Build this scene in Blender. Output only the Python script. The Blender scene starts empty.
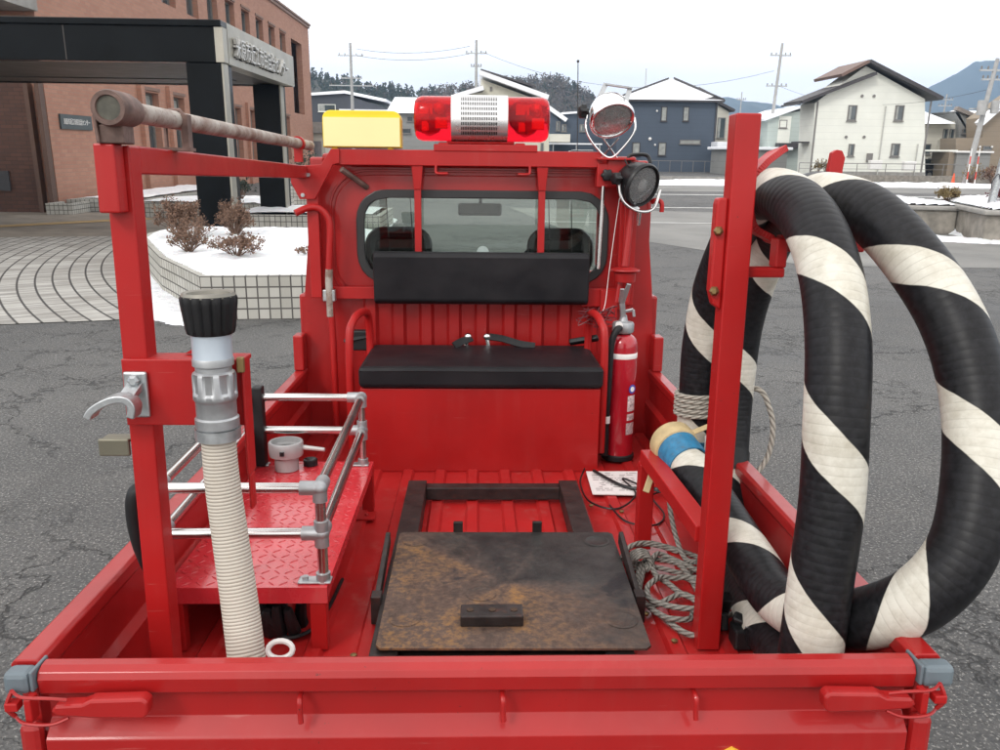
import bpy, bmesh, math, random
from mathutils import Vector, Matrix, Quaternion
R = math.radians
PI = math.pi
random.seed(7)
scene = bpy.context.scene
COL = scene.collection

# ------------------------------------------------------------------ mesh builder
class MB:
    def __init__(s):
        s.v = []; s.f = []; s.uv = []; s.sm = []
    def add(s, vs, fs, uvs=None, smooth=False):
        o = len(s.v)
        s.v += [tuple(p) for p in vs]
        for i, f in enumerate(fs):
            s.f.append(tuple(a + o for a in f)); s.sm.append(smooth)
            s.uv.append(uvs[i] if uvs else None)
        return s
    def box(s, a, b):
        x0, x1 = sorted((a[0], b[0])); y0, y1 = sorted((a[1], b[1])); z0, z1 = sorted((a[2], b[2]))
        return s.add([(x0,y0,z0),(x1,y0,z0),(x1,y1,z0),(x0,y1,z0),(x0,y0,z1),(x1,y0,z1),(x1,y1,z1),(x0,y1,z1)],
            [(0,3,2,1),(4,5,6,7),(0,1,5,4),(1,2,6,5),(2,3,7,6),(3,0,4,7)])
    def bar(s, p0, p1, w, h, side=(1,0,0), w2=None, h2=None):
        # box section bar from p0 to p1; w along 'side', h across
        p0 = Vector(p0); p1 = Vector(p1); d = (p1-p0).normalized(); a = Vector(side)
        a = (a - d*a.dot(d)).normalized(); b = d.cross(a)
        w2 = w if w2 is None else w2; h2 = h if h2 is None else h2
        vs = []
        for p, ww, hh in ((p0,w,h),(p1,w2,h2)):
            for i, j in ((-1,-1),(1,-1),(1,1),(-1,1)):
                vs.append(p + a*(i*ww/2) + b*(j*hh/2))
        return s.add(vs, [(0,3,2,1),(4,5,6,7),(0,1,5,4),(1,2,6,5),(2,3,7,6),(3,0,4,7)])
    def prism(s, pts, axis, a, b, smooth=False):
        # pts 2D polygon; axis 'x','y','z' = extrusion direction
        def m(p, t):
            return {'x': (t,p[0],p[1]), 'y': (p[0],t,p[1]), 'z': (p[0],p[1],t)}[axis]
        n = len(pts)
        vs = [m(p,a) for p in pts] + [m(p,b) for p in pts]
        s.add(vs, [tuple(range(n))[::-1], tuple(range(n, 2*n))])
        o = len(s.v) - 2*n
        for i in range(n):
            j = (i+1) % n
            s.f.append((o+i, o+j, o+n+j, o+n+i)); s.sm.append(smooth); s.uv.append(None)
        return s
    def tube(s, pts, r, seg=10, cap=True, closed=False, uvscale=1.0, smooth=True):
        pts = [Vector(p) for p in pts]; n = len(pts)
        rs = r if isinstance(r, (list, tuple)) else [r]*n
        T = []
        for i in range(n):
            a = pts[i-1] if (i > 0 or closed) else pts[i]
            b = pts[(i+1) % n] if (i < n-1 or closed) else pts[i]
            t = (b-a); T.append(t.normalized() if t.length > 1e-9 else Vector((0,0,1)))
        ref = Vector((1,0,0)) if abs(T[0].x) < .8 else Vector((0,1,0))
        N = (ref - T[0]*ref.dot(T[0])).normalized()
        vs = []; L = 0; Ls = []
        for i in range(n):
            if i:
                q = T[i-1].rotation_difference(T[i]); N = q @ N
                N = (N - T[i]*N.dot(T[i])).normalized(); L += (pts[i]-pts[i-1]).length
            Ls.append(L); B = T[i].cross(N)
            for k in range(seg):
                an = 2*PI*k/seg
                vs.append(pts[i] + (N*math.cos(an) + B*math.sin(an))*rs[i])
        fs = []; uvs = []
        m = n if closed else n-1
        for i in range(m):
            i2 = (i+1) % n
            l0 = Ls[i]; l1 = Ls[i2] if i2 else L + (pts[0]-pts[-1]).length
            for k in range(seg):
                k2 = (k+1) % seg
                fs.append((i*seg+k, i*seg+k2, i2*seg+k2, i2*seg+k))
                uvs.append([(k/seg, l0*uvscale), ((k+1)/seg, l0*uvscale), ((k+1)/seg, l1*uvscale), (k/seg, l1*uvscale)])
        s.add(vs, fs, uvs, smooth)
        if cap and not closed:
            s.add(vs[:seg], [tuple(range(seg))[::-1]]); s.add(vs[-seg:], [tuple(range(seg))])
        return s
    def cyl(s, p0, p1, r, seg=20, r2=None):
        return s.tube([p0, p1], [r, r if r2 is None else r2], seg)
    def lathe(s, prof, origin=(0,0,0), axis=(0,0,1), seg=28, mod=None):
        # prof: (radius, height along axis)
        ax = Vector(axis).normalized(); o = Vector(origin)
        a = Vector((1,0,0)) if abs(ax.x) < .8 else Vector((0,1,0))
        a = (a - ax*a.dot(ax)).normalized(); b = ax.cross(a)
        vs = []
        for j, (r, h) in enumerate(prof):
            for k in range(seg):
                an = 2*PI*k/seg
                rr = r if mod is None else mod(r, j, an)
                vs.append(o + ax*h + (a*math.cos(an) + b*math.sin(an))*rr)
        fs = []; uvs = []
        for j in range(len(prof)-1):
            for k in range(seg):
                k2 = (k+1) % seg
                fs.append((j*seg+k, j*seg+k2, (j+1)*seg+k2, (j+1)*seg+k))
                uvs.append([(k/seg,j),((k+1)/seg,j),((k+1)/seg,j+1),(k/seg,j+1)])
        s.add(vs, fs, uvs, True)
        if prof[0][0] > 1e-6: s.add(vs[:seg], [tuple(range(seg))[::-1]])
        if prof[-1][0] > 1e-6: s.add(vs[-seg:], [tuple(range(seg))])
        return s
    def ball(s, c, r, seg=20, sc=(1,1,1)):
        n = seg//2; c = Vector(c); vs = []
        for i in range(n+1):
            th = PI*i/n
            for k in range(seg):
                an = 2*PI*k/seg
                vs.append((c.x + r*sc[0]*math.sin(th)*math.cos(an), c.y + r*sc[1]*math.sin(th)*math.sin(an), c.z + r*sc[2]*math.cos(th)))
        fs = [(i*seg+k, (i+1)*seg+k, (i+1)*seg+(k+1)%seg, i*seg+(k+1)%seg) for i in range(n) for k in range(seg)]
        return s.add(vs, fs, None, True)
    def quad(s, *p): return s.add(list(p), [tuple(range(len(p)))])
    def ring(s, outer, inner, axis, t0, t1):
        # flat plate with a hole: outer & inner loops with same count
        n = len(outer)
        def m(p, t): return {'x': (t,p[0],p[1]), 'y': (p[0],t,p[1]), 'z': (p[0],p[1],t)}[axis]
        vs = [m(p,t0) for p in outer] + [m(p,t0) for p in inner] + [m(p,t1) for p in outer] + [m(p,t1) for p in inner]
        fs = []
        for i in range(n):
            j = (i+1) % n
            fs += [(i,j,n+j,n+i), (2*n+i,3*n+i,3*n+j,2*n+j), (i,2*n+i,2*n+j,j), (n+i,n+j,3*n+j,3*n+i)]
        return s.add(vs, fs)
    def build(s, name, mat, off=(0,0,0), bevel=0, merge=False):
        me = bpy.data.meshes.new(name)
        o = Vector(off)
        me.from_pydata([Vector(p)-o for p in s.v], [], s.f)
        me.polygons.foreach_set('use_smooth', s.sm)
        if any(u for u in s.uv):
            uvl = me.uv_layers.new(name='UVMap')
            d = []
            for f, u in zip(s.f, s.uv):
                d += [c for q in (u or [(0,0)]*len(f)) for c in q]
            uvl.data.foreach_set('uv', d)
        me.update()
        bm = bmesh.new(); bm.from_mesh(me)
        if merge: bmesh.ops.remove_doubles(bm, verts=bm.verts, dist=1e-5)
        bmesh.ops.recalc_face_normals(bm, faces=bm.faces)
        if any(s.sm) and len(bm.edges) < 60000:
            for e in bm.edges:
                if len(e.link_faces) == 2 and e.calc_face_angle(0) > R(38): e.smooth = False
        bm.to_mesh(me); bm.free()
        if isinstance(mat, (list, tuple)):
            for m in mat: me.materials.append(m)
        else: me.materials.append(mat)
        ob = bpy.data.objects.new(name, me); COL.objects.link(ob)
        if bevel:
            md = ob.modifiers.new('Bevel', 'BEVEL'); md.width = bevel; md.segments = 2
            md.limit_method = 'ANGLE'; md.angle_limit = R(35)
        return ob

def spline(pts, n=8, closed=False):
    P = [Vector(p) for p in pts]; out = []; m = len(P)
    g = (lambda i: P[i % m]) if closed else (lambda i: P[max(0, min(m-1, i))])
    for i in range(m if closed else m-1):
        p0, p1, p2, p3 = g(i-1), g(i), g(i+1), g(i+2)
        for k in range(n):
            t = k/n
            out.append(.5*((2*p1) + (p2-p0)*t + (2*p0-5*p1+4*p2-p3)*t*t + (-p0+3*p1-3*p2+p3)*t*t*t))
    if not closed: out.append(P[-1])
    return out

def rrect(cx, cy, hx, hy, r, n=6):
    out = []
    for qx, qy, a0 in ((1,1,0),(-1,1,90),(-1,-1,180),(1,-1,270)):
        for k in range(n+1):
            a = R(a0 + 90*k/n)
            out.append((cx + qx*(hx-r) + r*math.cos(a), cy + qy*(hy-r) + r*math.sin(a)))
    return out

# truck frame: the truck stands nose-down by 2.3 degrees on the flat lot
TILT = Matrix.Rotation(R(-2.3), 4, 'X')
class Thing:
    def __init__(s, name, label, cat, loc=(0,0,0), group=None, frame='world', rot=0, kind=None):
        s.loc = Vector(loc); s.frame = frame
        s.o = bpy.data.objects.new(name, None); COL.objects.link(s.o)
        s.o.empty_display_size = .1
        m = Matrix.Translation(s.loc) @ Matrix.Rotation(rot, 4, 'Z')
        s.o.matrix_world = (TILT @ m) if frame == 'truck' else m
        tagp(s.o, label, cat, group, kind)
    def part(s, name, mb, mat, parent=None, bevel=0, label=None, merge=False):
        ob = mb.build(name, mat, s.loc, bevel, merge)
        ob.parent = parent or s.o
        if label: ob['label'] = label
        return ob
def tagp(o, label=None, cat=None, group=None, kind=None):
    if label: o['label'] = label
    if cat: o['category'] = cat
    if group: o['group'] = group
    if kind: o['kind'] = kind
    return o
def single(name, mb, mat, label, cat, loc=(0,0,0), group=None, frame='world', bevel=0, kind=None):
    ob = mb.build(name, mat, loc, bevel)
    m = Matrix.Translation(Vector(loc))
    ob.matrix_world = (TILT @ m) if frame == 'truck' else m
    return tagp(ob, label, cat, group, kind)
def struct(name, mb, mat):
    return tagp(mb.build(name, mat), kind='structure')
HAZE = 0.00045; CLOUD = 16.0; EXPO = 0.22; PHASE = 0.66; PITCHN = 0.31
# ------------------------------------------------------------------ materials
class NT:
    def __init__(s, name):
        s.m = bpy.data.materials.new(name); s.m.use_nodes = True
        s.t = s.m.node_tree; s.b = s.t.nodes['Principled BSDF']; s.out = s.t.nodes['Material Output']
    def n(s, typ, **k):
        nd = s.t.nodes.new(typ)
        for a, v in k.items():
            if a.startswith('_'):
                key = a[1:]; key = int(key) if key.isdigit() else key.replace('_', ' ')
                s.set(nd.inputs[key], v)
            else: setattr(nd, a, v)
        return nd
    def set(s, inp, v):
        if isinstance(v, bpy.types.NodeSocket): s.t.links.new(v, inp)
        else:
            if hasattr(inp.default_value, '__len__') and isinstance(v, (tuple, list)) and len(v) == 3 and len(inp.default_value) == 4: v = (*v, 1)
            inp.default_value = v
    def p(s, key, v): s.set(s.b.inputs[key], v)
    def math(s, op, a, b=0.0, c=None, clamp=False):
        nd = s.n('ShaderNodeMath', operation=op, use_clamp=clamp); s.set(nd.inputs[0], a); s.set(nd.inputs[1], b)
        if c is not None: s.set(nd.inputs[2], c)
        return nd.outputs[0]
    def mix(s, f, a, b):
        nd = s.n('ShaderNodeMix', data_type='RGBA'); s.set(nd.inputs[0], f); s.set(nd.inputs[6], a); s.set(nd.inputs[7], b)
        return nd.outputs[2]
    def noise(s, scale, detail=3, rough=.55, vec=None, dist=0):
        nd = s.n('ShaderNodeTexNoise', _Scale=scale, _Detail=detail, _Roughness=rough, _Distortion=dist)
        s.set(nd.inputs['Vector'], vec if vec is not None else s.co())
        return nd.outputs['Fac']
    def co(s, which='Object'):
        if not hasattr(s, 'tc'): s.tc = s.n('ShaderNodeTexCoord')
        return s.tc.outputs[which]
    def ramp(s, f, stops):
        nd = s.n('ShaderNodeValToRGB'); s.set(nd.inputs[0], f); e = nd.color_ramp.elements
        while len(e) < len(stops): e.new(.5)
        for el, (pos, c) in zip(e, stops):
            el.position = pos; el.color = (*c, 1) if hasattr(c, '__len__') else (c, c, c, 1)
        return nd.outputs[0]
    def step(s, f, a, b):
        nd = s.n('ShaderNodeMapRange', _Value=f); nd.inputs[1].default_value = a; nd.inputs[2].default_value = b
        return nd.outputs[0]
    def bump(s, h, strength=.3, dist=.01, normal=None):
        nd = s.n('ShaderNodeBump', _Height=h, _Strength=strength, _Distance=dist)
        if normal is not None: s.set(nd.inputs['Normal'], normal)
        s.p('Normal', nd.outputs[0]); return nd.outputs[0]

def lc(c, k): return tuple(min(1, a*k) for a in c)
def simple(name, col, rough=.5, metal=0, var=.12, scale=8, bump=.05, coat=0, bscale=120, spec=None, dirt=None):
    t = NT(name)
    f = t.noise(scale, 4)
    c = t.mix(t.step(f, .3, .7), lc(col, 1-var), lc(col, 1+var))
    if dirt:
        g = t.step(t.noise(scale*2.3, 6, .65), .55, .75)
        c = t.mix(t.math('MULTIPLY', g, dirt[1]), c, dirt[0])
    t.p('Base Color', c)
    t.p('Roughness', t.math('ADD', t.math('MULTIPLY', t.noise(scale*3, 3), .2), rough-.1))
    t.p('Metallic', metal)
    if coat: t.p('Coat Weight', coat); t.p('Coat Roughness', .12)
    if spec is not None: t.p('Specular IOR Level', spec)
    if bump: t.bump(t.noise(bscale, 3), bump, .002)
    return t.m

def red_paint(name, col=(.335,.010,.010), rough=.36, dust=.045, coat=.35):
    t = NT(name)
    f = t.noise(5, 4)
    c = t.mix(t.step(f, .3, .7), lc(col, .88), lc(col, 1.08))
    g = t.step(t.noise(22, 8, .7), .58, .8)
    c = t.mix(t.math('MULTIPLY', g, dust), c, (.42,.16,.13))
    sp = t.step(t.noise(260, 2, .5), .72, .78)
    c = t.mix(t.math('MULTIPLY', sp, .35), c, (.30,.08,.06))
    # fine scratches, chipped specks and dried water marks
    mp = t.n('ShaderNodeMapping'); mp.inputs['Scale'].default_value = (9, 9, 160); mp.inputs['Rotation'].default_value = (.15, .5, .3); t.set(mp.inputs[0], t.co())
    sc = t.math('MULTIPLY', t.step(t.noise(1.0, 3, .5, mp.outputs[0]), .68, .74), t.step(t.noise(6, 3), .5, .62))
    c = t.mix(t.math('MULTIPLY', sc, .45), c, (.45,.16,.14))
    ch = t.math('MULTIPLY', t.step(t.noise(130, 2, .5), .73, .76), t.step(t.noise(4, 3), .52, .6))
    c = t.mix(t.math('MULTIPLY', ch, .8), c, (.05,.018,.014))
    mp2 = t.n('ShaderNodeMapping'); mp2.inputs['Scale'].default_value = (30, 30, 2.5); t.set(mp2.inputs[0], t.co())
    dr = t.math('MULTIPLY', t.step(t.noise(1.0, 4, .6, mp2.outputs[0]), .52, .75), t.step(t.noise(3, 3), .4, .65))
    c = t.mix(t.math('MULTIPLY', dr, dust*1.6), c, (.40,.17,.14))
    t.p('Base Color', c)
    t.p('Roughness', t.math('ADD', t.math('MULTIPLY', t.noise(14, 6, .7), .3), rough-.13))
    t.p('Coat Weight', coat); t.p('Coat Roughness', .10); t.p('Specular IOR Level', .3)
    t.bump(t.noise(14, 2), .05, .004)
    return t.m

M = {}
M['red'] = red_paint('red_paint')
M['redb'] = red_paint('red_bracket_paint', (.37,.009,.009), .42, .05, .12)
M['redfloor'] = red_paint('red_floor_paint', (.42,.014,.014), .34, .22, .6)
M['black'] = simple('black_rubber', (.010,.010,.011), .5, var=.25, scale=20, bump=.15, spec=.3)
M['blackplastic'] = simple('black_plastic', (.012,.012,.013), .38, var=.2, spec=.35)
M['gasket'] = simple('window_gasket', (.02,.021,.022), .42)
M['grey'] = simple('grey_plastic_cap', (.12,.15,.17), .5)
M['chrome'] = simple('chrome', (.78,.78,.78), .14, 1, var=.05, bump=.01)
M['steel'] = simple('stainless_tube', (.62,.61,.60), .24, 1, var=.05, scale=3, bump=0)
M['alu'] = simple('cast_aluminium', (.40,.41,.42), .50, .9, var=.15, scale=30, bump=.12)
M['galv'] = simple('galvanised_steel', (.45,.47,.48), .42, .9, var=.25, scale=40, bump=.1)
M['blacksteel'] = simple('black_steel', (.028,.022,.021), .45, .3, var=.5, scale=20, bump=.15, dirt=((.12,.04,.02), .5))
M['yellow'] = simple('yellow_sign_case', (.80,.58,.015), .4, var=.06)
M['cream'] = simple('pale_yellow_face', (.86,.74,.36), .5, var=.02)
M['white'] = simple('white_label', (.75,.74,.72), .5, var=.05)
M['paper'] = simple('paper', (.72,.68,.66), .7, var=.08)
M['ink'] = simple('ink', (.06,.05,.06), .7)
M['wood'] = simple('tan_leather', (.50,.38,.20), .6, var=.2, scale=25)
M['blue'] = simple('blue_tape', (.02,.16,.30), .5, var=.3, scale=40, dirt=((.15,.13,.08), .5))
M['darkint'] = simple('cab_interior', (.045,.045,.05), .7)
M['copper'] = simple('brass', (.26,.18,.08), .5, .8)
M['gold'] = simple('gold_decal', (.8,.45,.05), .4)

t = NT('seat_leather'); M['leather'] = t.m     # black vinyl
t.p('Base Color', t.mix(t.step(t.noise(6,5), .35, .7), (.008,.008,.010), (.018,.017,.019)))
t.p('Roughness', t.math('ADD', t.math('MULTIPLY', t.noise(9,6,.7), .25), .32)); t.p('Specular IOR Level', .22)
v = t.n('ShaderNodeTexVoronoi', feature='DISTANCE_TO_EDGE', _Scale=260); t.set(v.inputs['Vector'], t.co())
nb = t.bump(t.step(v.outputs[0], 0, .12), .18, .001)
t.bump(t.noise(5,3), .35, .02, nb)

# suction hose: black rubber with a white helical band
def hose_mat(name, phase, pitch=.30):
    t = NT(name)
    s = t.n('ShaderNodeSeparateXYZ'); t.set(s.inputs[0], t.co('UV'))
    u, v = s.outputs[0], s.outputs[1]
    dist = t.math('MULTIPLY', t.math('SUBTRACT', t.noise(7, 3), .5), .05)
    h = t.math('FRACT', t.math('ADD', t.math('ADD', t.math('DIVIDE', v, pitch), u), t.math('ADD', dist, phase)))
    band = t.math('MULTIPLY', t.step(h, .0, .008), t.step(h, .312, .304))
    # fine spiral corrugation
    w = t.math('FRACT', t.math('ADD', t.math('DIVIDE', v, .0155), t.math('MULTIPLY', u, 1)))
    prof = t.math('SINE', t.math('MULTIPLY', w, PI))
    line = t.step(prof, .26, .06)
    fine = t.noise(60, 6, .7)
    blk = t.mix(t.step(fine, .4, .75), (.007,.007,.008), (.019,.019,.022))
    wht = t.mix(t.step(t.noise(16, 7, .7), .42, .72), (.60,.58,.51), (.42,.39,.32))
    c = t.mix(band, blk, wht)
    lbreak = t.step(t.noise(24, 3), .35, .6)
    c = t.mix(t.math('MULTIPLY', t.math('MULTIPLY', line, lbreak), t.math('SUBTRACT', .60, t.math('MULTIPLY', band, .28))), c, t.mix(band, (.005,.005,.006), (.24,.21,.17)))
    t.p('Base Color', c)
    t.p('Roughness', t.math('ADD', t.math('MULTIPLY', fine, .25), .30)); t.p('Specular IOR Level', .22)
    hh = t.math('ADD', prof, t.math('MULTIPLY', band, .5))
    b1 = t.bump(hh, .12, .003)
    t.bump(t.noise(9, 2), .12, .01, b1)
    return t.m

def rope_mat(name, col, pitch, strands=3):
    t = NT(name)
    s = t.n('ShaderNodeSeparateXYZ'); t.set(s.inputs[0], t.co('UV'))
    w = t.math('FRACT', t.math('ADD', t.math('DIVIDE', s.outputs[1], pitch), t.math('MULTIPLY', s.outputs[0], strands)))
    prof = t.math('SINE', t.math('MULTIPLY', w, PI))
    c = t.mix(prof, lc(col,.50), col)
    g = t.noise(50, 4)
    c = t.mix(t.math('MULTIPLY', t.step(g, .4, .7), .4), c, lc(col,.55))
    t.p('Base Color', c); t.p('Roughness', .85)
    t.bump(prof, .9, .004)
    return t.m
M['rope'] = rope_mat('grey_rope', (.30,.28,.25), .022)
M['ropel'] = rope_mat('pale_rope', (.42,.385,.33), .024)

t = NT('cream_hose'); M['creamhose'] = t.m     # finely ribbed pale hose
s = t.n('ShaderNodeSeparateXYZ'); t.set(s.inputs[0], t.co('UV'))
w = t.math('FRACT', t.math('DIVIDE', s.outputs[1], .0062))
prof = t.math('SINE', t.math('MULTIPLY', w, PI))
c = t.mix(t.step(prof, 0, .55), (.26,.22,.175), (.50,.46,.395))
c = t.mix(t.math('MULTIPLY', t.step(t.noise(25,6,.7), .5, .75), .35), c, (.36,.28,.22))
t.p('Base Color', c); t.p('Roughness', .75); t.bump(prof, .6, .002)

t = NT('rusty_plate'); M['rust'] = t.m
co = t.co()
sep = t.n('ShaderNodeSeparateXYZ'); t.set(sep.inputs[0], co)
a = t.noise(3.2, 7, .68); b_ = t.noise(9, 8, .72); d = t.noise(70, 6, .7)
grad = t.step(t.math('ADD', sep.outputs[0], t.math('MULTIPLY', sep.outputs[1], .9)), .30, -.42)
mask = t.step(t.math('ADD', t.math('ADD', t.math('MULTIPLY', a, .75), t.math('MULTIPLY', b_, .45)), t.math('MULTIPLY', grad, .38)), .66, .95)
base = t.mix(t.step(b_, .35, .7), (.028,.028,.028), (.085,.082,.078))
brown = t.mix(t.step(d, .35, .65), (.07,.038,.026), (.15,.092,.066))
c = t.mix(t.math('MULTIPLY', t.step(mask, 0, .55), .8), base, brown)
org = t.math('MULTIPLY', t.step(mask, .45, 1), t.step(t.math('ADD', t.math('MULTIPLY', d,.6), t.math('MULTIPLY', t.noise(5,5,.7),.6)), .56, .74))
c = t.mix(t.math('MULTIPLY', org, .8), c, (.30,.14,.03))
blk = t.step(t.noise(6, 5, .6, dist=.6), .60, .66)
c = t.mix(t.math('MULTIPLY', blk, .8), c, (.02,.02,.024))
t.p('Base Color', c)
t.p('Roughness', t.math('ADD', t.math('MULTIPLY', mask, .35), .42)); t.p('Metallic', t.math('SUBTRACT', .5, t.math('MULTIPLY', mask, .5), clamp=True))
t.bump(t.math('ADD', d, t.math('MULTIPLY', mask, .5)), .45, .002)

t = NT('rusty_pipe'); M['pipe'] = t.m
a = t.noise(14, 8, .7); d = t.noise(90, 5, .7)
sep = t.n('ShaderNodeSeparateXYZ'); t.set(sep.inputs[0], t.co())
c = t.mix(t.step(a, .42, .62), (.40,.36,.32), (.20,.125,.095))
c = t.mix(t.step(d, .58, .7), c, (.11,.055,.038))
t.p('Base Color', c); t.p('Roughness', .62); t.p('Metallic', .25); t.bump(d, .5, .002)
M['pipecap'] = simple('rusty_pipe_cap', (.15,.095,.08), .65, .3, var=.4, scale=30, bump=.4)

def lens(name, col, rough=.06):
    t = NT(name); t.p('Base Color', col); t.p('Transmission Weight', .85); t.p('Roughness', rough); t.p('IOR', 1.3)
    return t.m
M['redlens'] = lens('red_lens', (.85,.012,.03), .10)
M['glasslens'] = lens('clear_lens', (.95,.95,.95), .03)
t = NT('window_glass'); M['glass'] = t.m
g = t.n('ShaderNodeBsdfTransparent', _Color=(.86,.91,.88)); gl = t.n('ShaderNodeBsdfGlossy', _Roughness=.02)
fr = t.n('ShaderNodeFresnel', _IOR=1.45); mx = t.n('ShaderNodeMixShader')
t.set(mx.inputs[0], t.math('ADD', t.math('MULTIPLY', fr.outputs[0], .8), .02)); t.set(mx.inputs[1], g.outputs[0]); t.set(mx.inputs[2], gl.outputs[0])
t.t.links.new(mx.outputs[0], t.out.inputs[0])
t = NT('clear_lens_glass'); M['clearlens'] = t.m
g = t.n('ShaderNodeBsdfTransparent', _Color=(.93,.94,.94)); gl = t.n('ShaderNodeBsdfGlossy', _Roughness=.04)
fr = t.n('ShaderNodeFresnel', _IOR=1.5); mx = t.n('ShaderNodeMixShader')
t.set(mx.inputs[0], t.math('ADD', fr.outputs[0], .10)); t.set(mx.inputs[1], g.outputs[0]); t.set(mx.inputs[2], gl.outputs[0])
df = t.n('ShaderNodeBsdfTranslucent', _Color=(.9,.9,.88)); d2 = t.n('ShaderNodeBsdfDiffuse', _Color=(.85,.86,.86)); ad = t.n('ShaderNodeMixShader'); ad.inputs[0].default_value = .5; t.set(ad.inputs[1], df.outputs[0]); t.set(ad.inputs[2], d2.outputs[0])
m3 = t.n('ShaderNodeMixShader'); t.set(m3.inputs[0], t.math('ADD', t.math('MULTIPLY', t.noise(220, 1), .12), .20)); t.set(m3.inputs[1], mx.outputs[0]); t.set(m3.inputs[2], ad.outputs[0])
t.t.links.new(m3.outputs[0], t.out.inputs[0])
M['reflsilver'] = simple('lamp_reflector', (.88,.88,.88), .5, .1, var=.2, scale=40, bump=.4, bscale=60)
M['amber'] = simple('amber_tone', (.85,.16,.02), .25, .3)
M['redinner'] = simple('red_reflector', (.65,.02,.02), .2, .6, var=.4, scale=50)

# perforated chrome cover of the siren speaker
M['extred'] = red_paint('extinguisher_red', (.36,.008,.018), .22, .03, .8)

# ---- setting
t = NT('asphalt'); M['asphalt'] = t.m
co = t.co()
big = t.noise(.22, 5, .6); mid = t.noise(2.2, 6, .65); fine = t.noise(48, 4, .7); agg = t.noise(85, 3, .6)
c = t.mix(t.step(big, .35, .65), (.048,.049,.050), (.115,.113,.109))
c = t.mix(t.math('MULTIPLY', t.step(mid, .4, .7), .5), c, (.13,.125,.118))
c = t.mix(t.math('MULTIPLY', t.step(fine, .45, .62), .75), c, (.030,.030,.031))
c = t.mix(t.math('MULTIPLY', t.step(agg, .56, .66), .75), c, (.33,.32,.30))
warp = t.n('ShaderNodeTexNoise', _Scale=1.4, _Detail=5, _Roughness=.7); t.set(warp.inputs['Vector'], co)
wv = t.n('ShaderNodeVectorMath', operation='SCALE'); t.set(wv.inputs[0], warp.outputs['Color']); wv.inputs['Scale'].default_value = 1.1
av = t.n('ShaderNodeVectorMath', operation='ADD'); t.set(av.inputs[0], co); t.set(av.inputs[1], wv.outputs[0])
cr = []
for sc, wd, lo, hi in ((.62,.010,.36,.46),(1.7,.016,.47,.56),(5.0,.030,.56,.64)):
    v = t.n('ShaderNodeTexVoronoi', feature='DISTANCE_TO_EDGE', _Scale=sc); t.set(v.inputs['Vector'], av.outputs[0])
    k = t.step(v.outputs[0], wd, wd*.25)
    cr.append(t.math('MULTIPLY', k, t.step(t.noise(.5, 3, .6), lo, hi)))
crack = t.math('MAXIMUM', t.math('MAXIMUM', cr[0], cr[1]), cr[2])
c = t.mix(t.math('MULTIPLY', crack, .85), c, (.014,.014,.014))
damp = t.math('MULTIPLY', t.step(t.noise(.55, 6, .62), .55, .64), t.step(t.noise(.13, 2), .40, .55))
c = t.mix(t.math('MULTIPLY', damp, .55), c, (.028,.029,.031))
ms = t.n('ShaderNodeMapping'); ms.inputs['Rotation'].default_value = (0, 0, .35); ms.inputs['Scale'].default_value = (2.2, .10, 1); t.set(ms.inputs[0], co)
ty = t.math('MULTIPLY', t.step(t.noise(1.0, 4, .6, ms.outputs[0]), .60, .68), t.step(mid, .40, .55))
c = t.mix(t.math('MULTIPLY', ty, .35), c, (.03,.03,.03))
t.p('Base Color', c); t.p('Roughness', t.math('SUBTRACT', t.math('ADD', t.math('MULTIPLY', mid, .25), .66), t.math('MULTIPLY', damp, .25)))
h = t.math('SUBTRACT', t.math('ADD', fine, t.math('MULTIPLY', agg, .8)), t.math('MULTIPLY', crack, 3))
t.bump(h, .6, .006)

t = NT('light_asphalt'); M['asphalt2'] = t.m
c = t.mix(t.step(t.noise(.5,5,.6), .35, .7), (.15,.148,.14), (.24,.235,.22))
c = t.mix(t.math('MULTIPLY', t.step(t.noise(60,3), .5, .7), .4), c, (.08,.08,.08))
t.p('Base Color', c); t.p('Roughness', .8); t.bump(t.noise(90,3), .4, .005)

M['roadwhite'] = simple('road_paint', (.62,.62,.60), .8, var=.2, scale=3)
M['concrete'] = simple('concrete', (.28,.27,.25), .8, var=.2, scale=3, bump=.2, bscale=30)
M['stone'] = simple('weathered_stone', (.24,.22,.19), .85, var=.3, scale=5, bump=.4, bscale=25)

t = NT('snow'); M['snow'] = t.m
t.p('Base Color', t.mix(t.step(t.noise(5,8,.7), .45, .75), (.84,.85,.87), (.58,.60,.63))); t.p('Roughness', .7)
t.p('Subsurface Weight', .1); t.bump(t.noise(10, 7, .7), .9, .06)
M['rsnow'] = simple('roof_snow', (.86,.88,.92), .7, var=.04, scale=.6, bump=.2, bscale=4)

def brick(name, c1, c2, mortar, bw, bh, mw=.012, use_uv=False, offset=.5, rough=.75, bumps=.4):
    t = NT(name)
    s = t.n('ShaderNodeSeparateXYZ'); t.set(s.inputs[0], t.co('UV' if use_uv else 'Object'))
    cb = t.n('ShaderNodeCombineXYZ')
    if use_uv: t.set(cb.inputs[0], s.outputs[0]); t.set(cb.inputs[1], s.outputs[1])
    else: t.set(cb.inputs[0], t.math('ADD', s.outputs[0], s.outputs[1])); t.set(cb.inputs[1], s.outputs[2])
    b = t.n('ShaderNodeTexBrick', offset=offset); t.set(b.inputs['Vector'], cb.outputs[0])
    for k, v in (('Color1',c1),('Color2',c2),('Mortar',mortar),('Scale',1.0),('Mortar Size',mw),('Mortar Smooth',.1),('Bias',0.0),('Brick Width',bw),('Row Height',bh)): t.set(b.inputs[k], v)
    f = t.step(t.noise(1.2, 6, .6), .3, .75)
    c = t.mix(t.math('MULTIPLY', f, .35), b.outputs[0], lc(c1, .6))
    t.p('Base Color', c); t.p('Roughness', rough)
    t.bump(t.math('SUBTRACT', 1, b.outputs[1]), bumps, .006)
    return t.m
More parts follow.
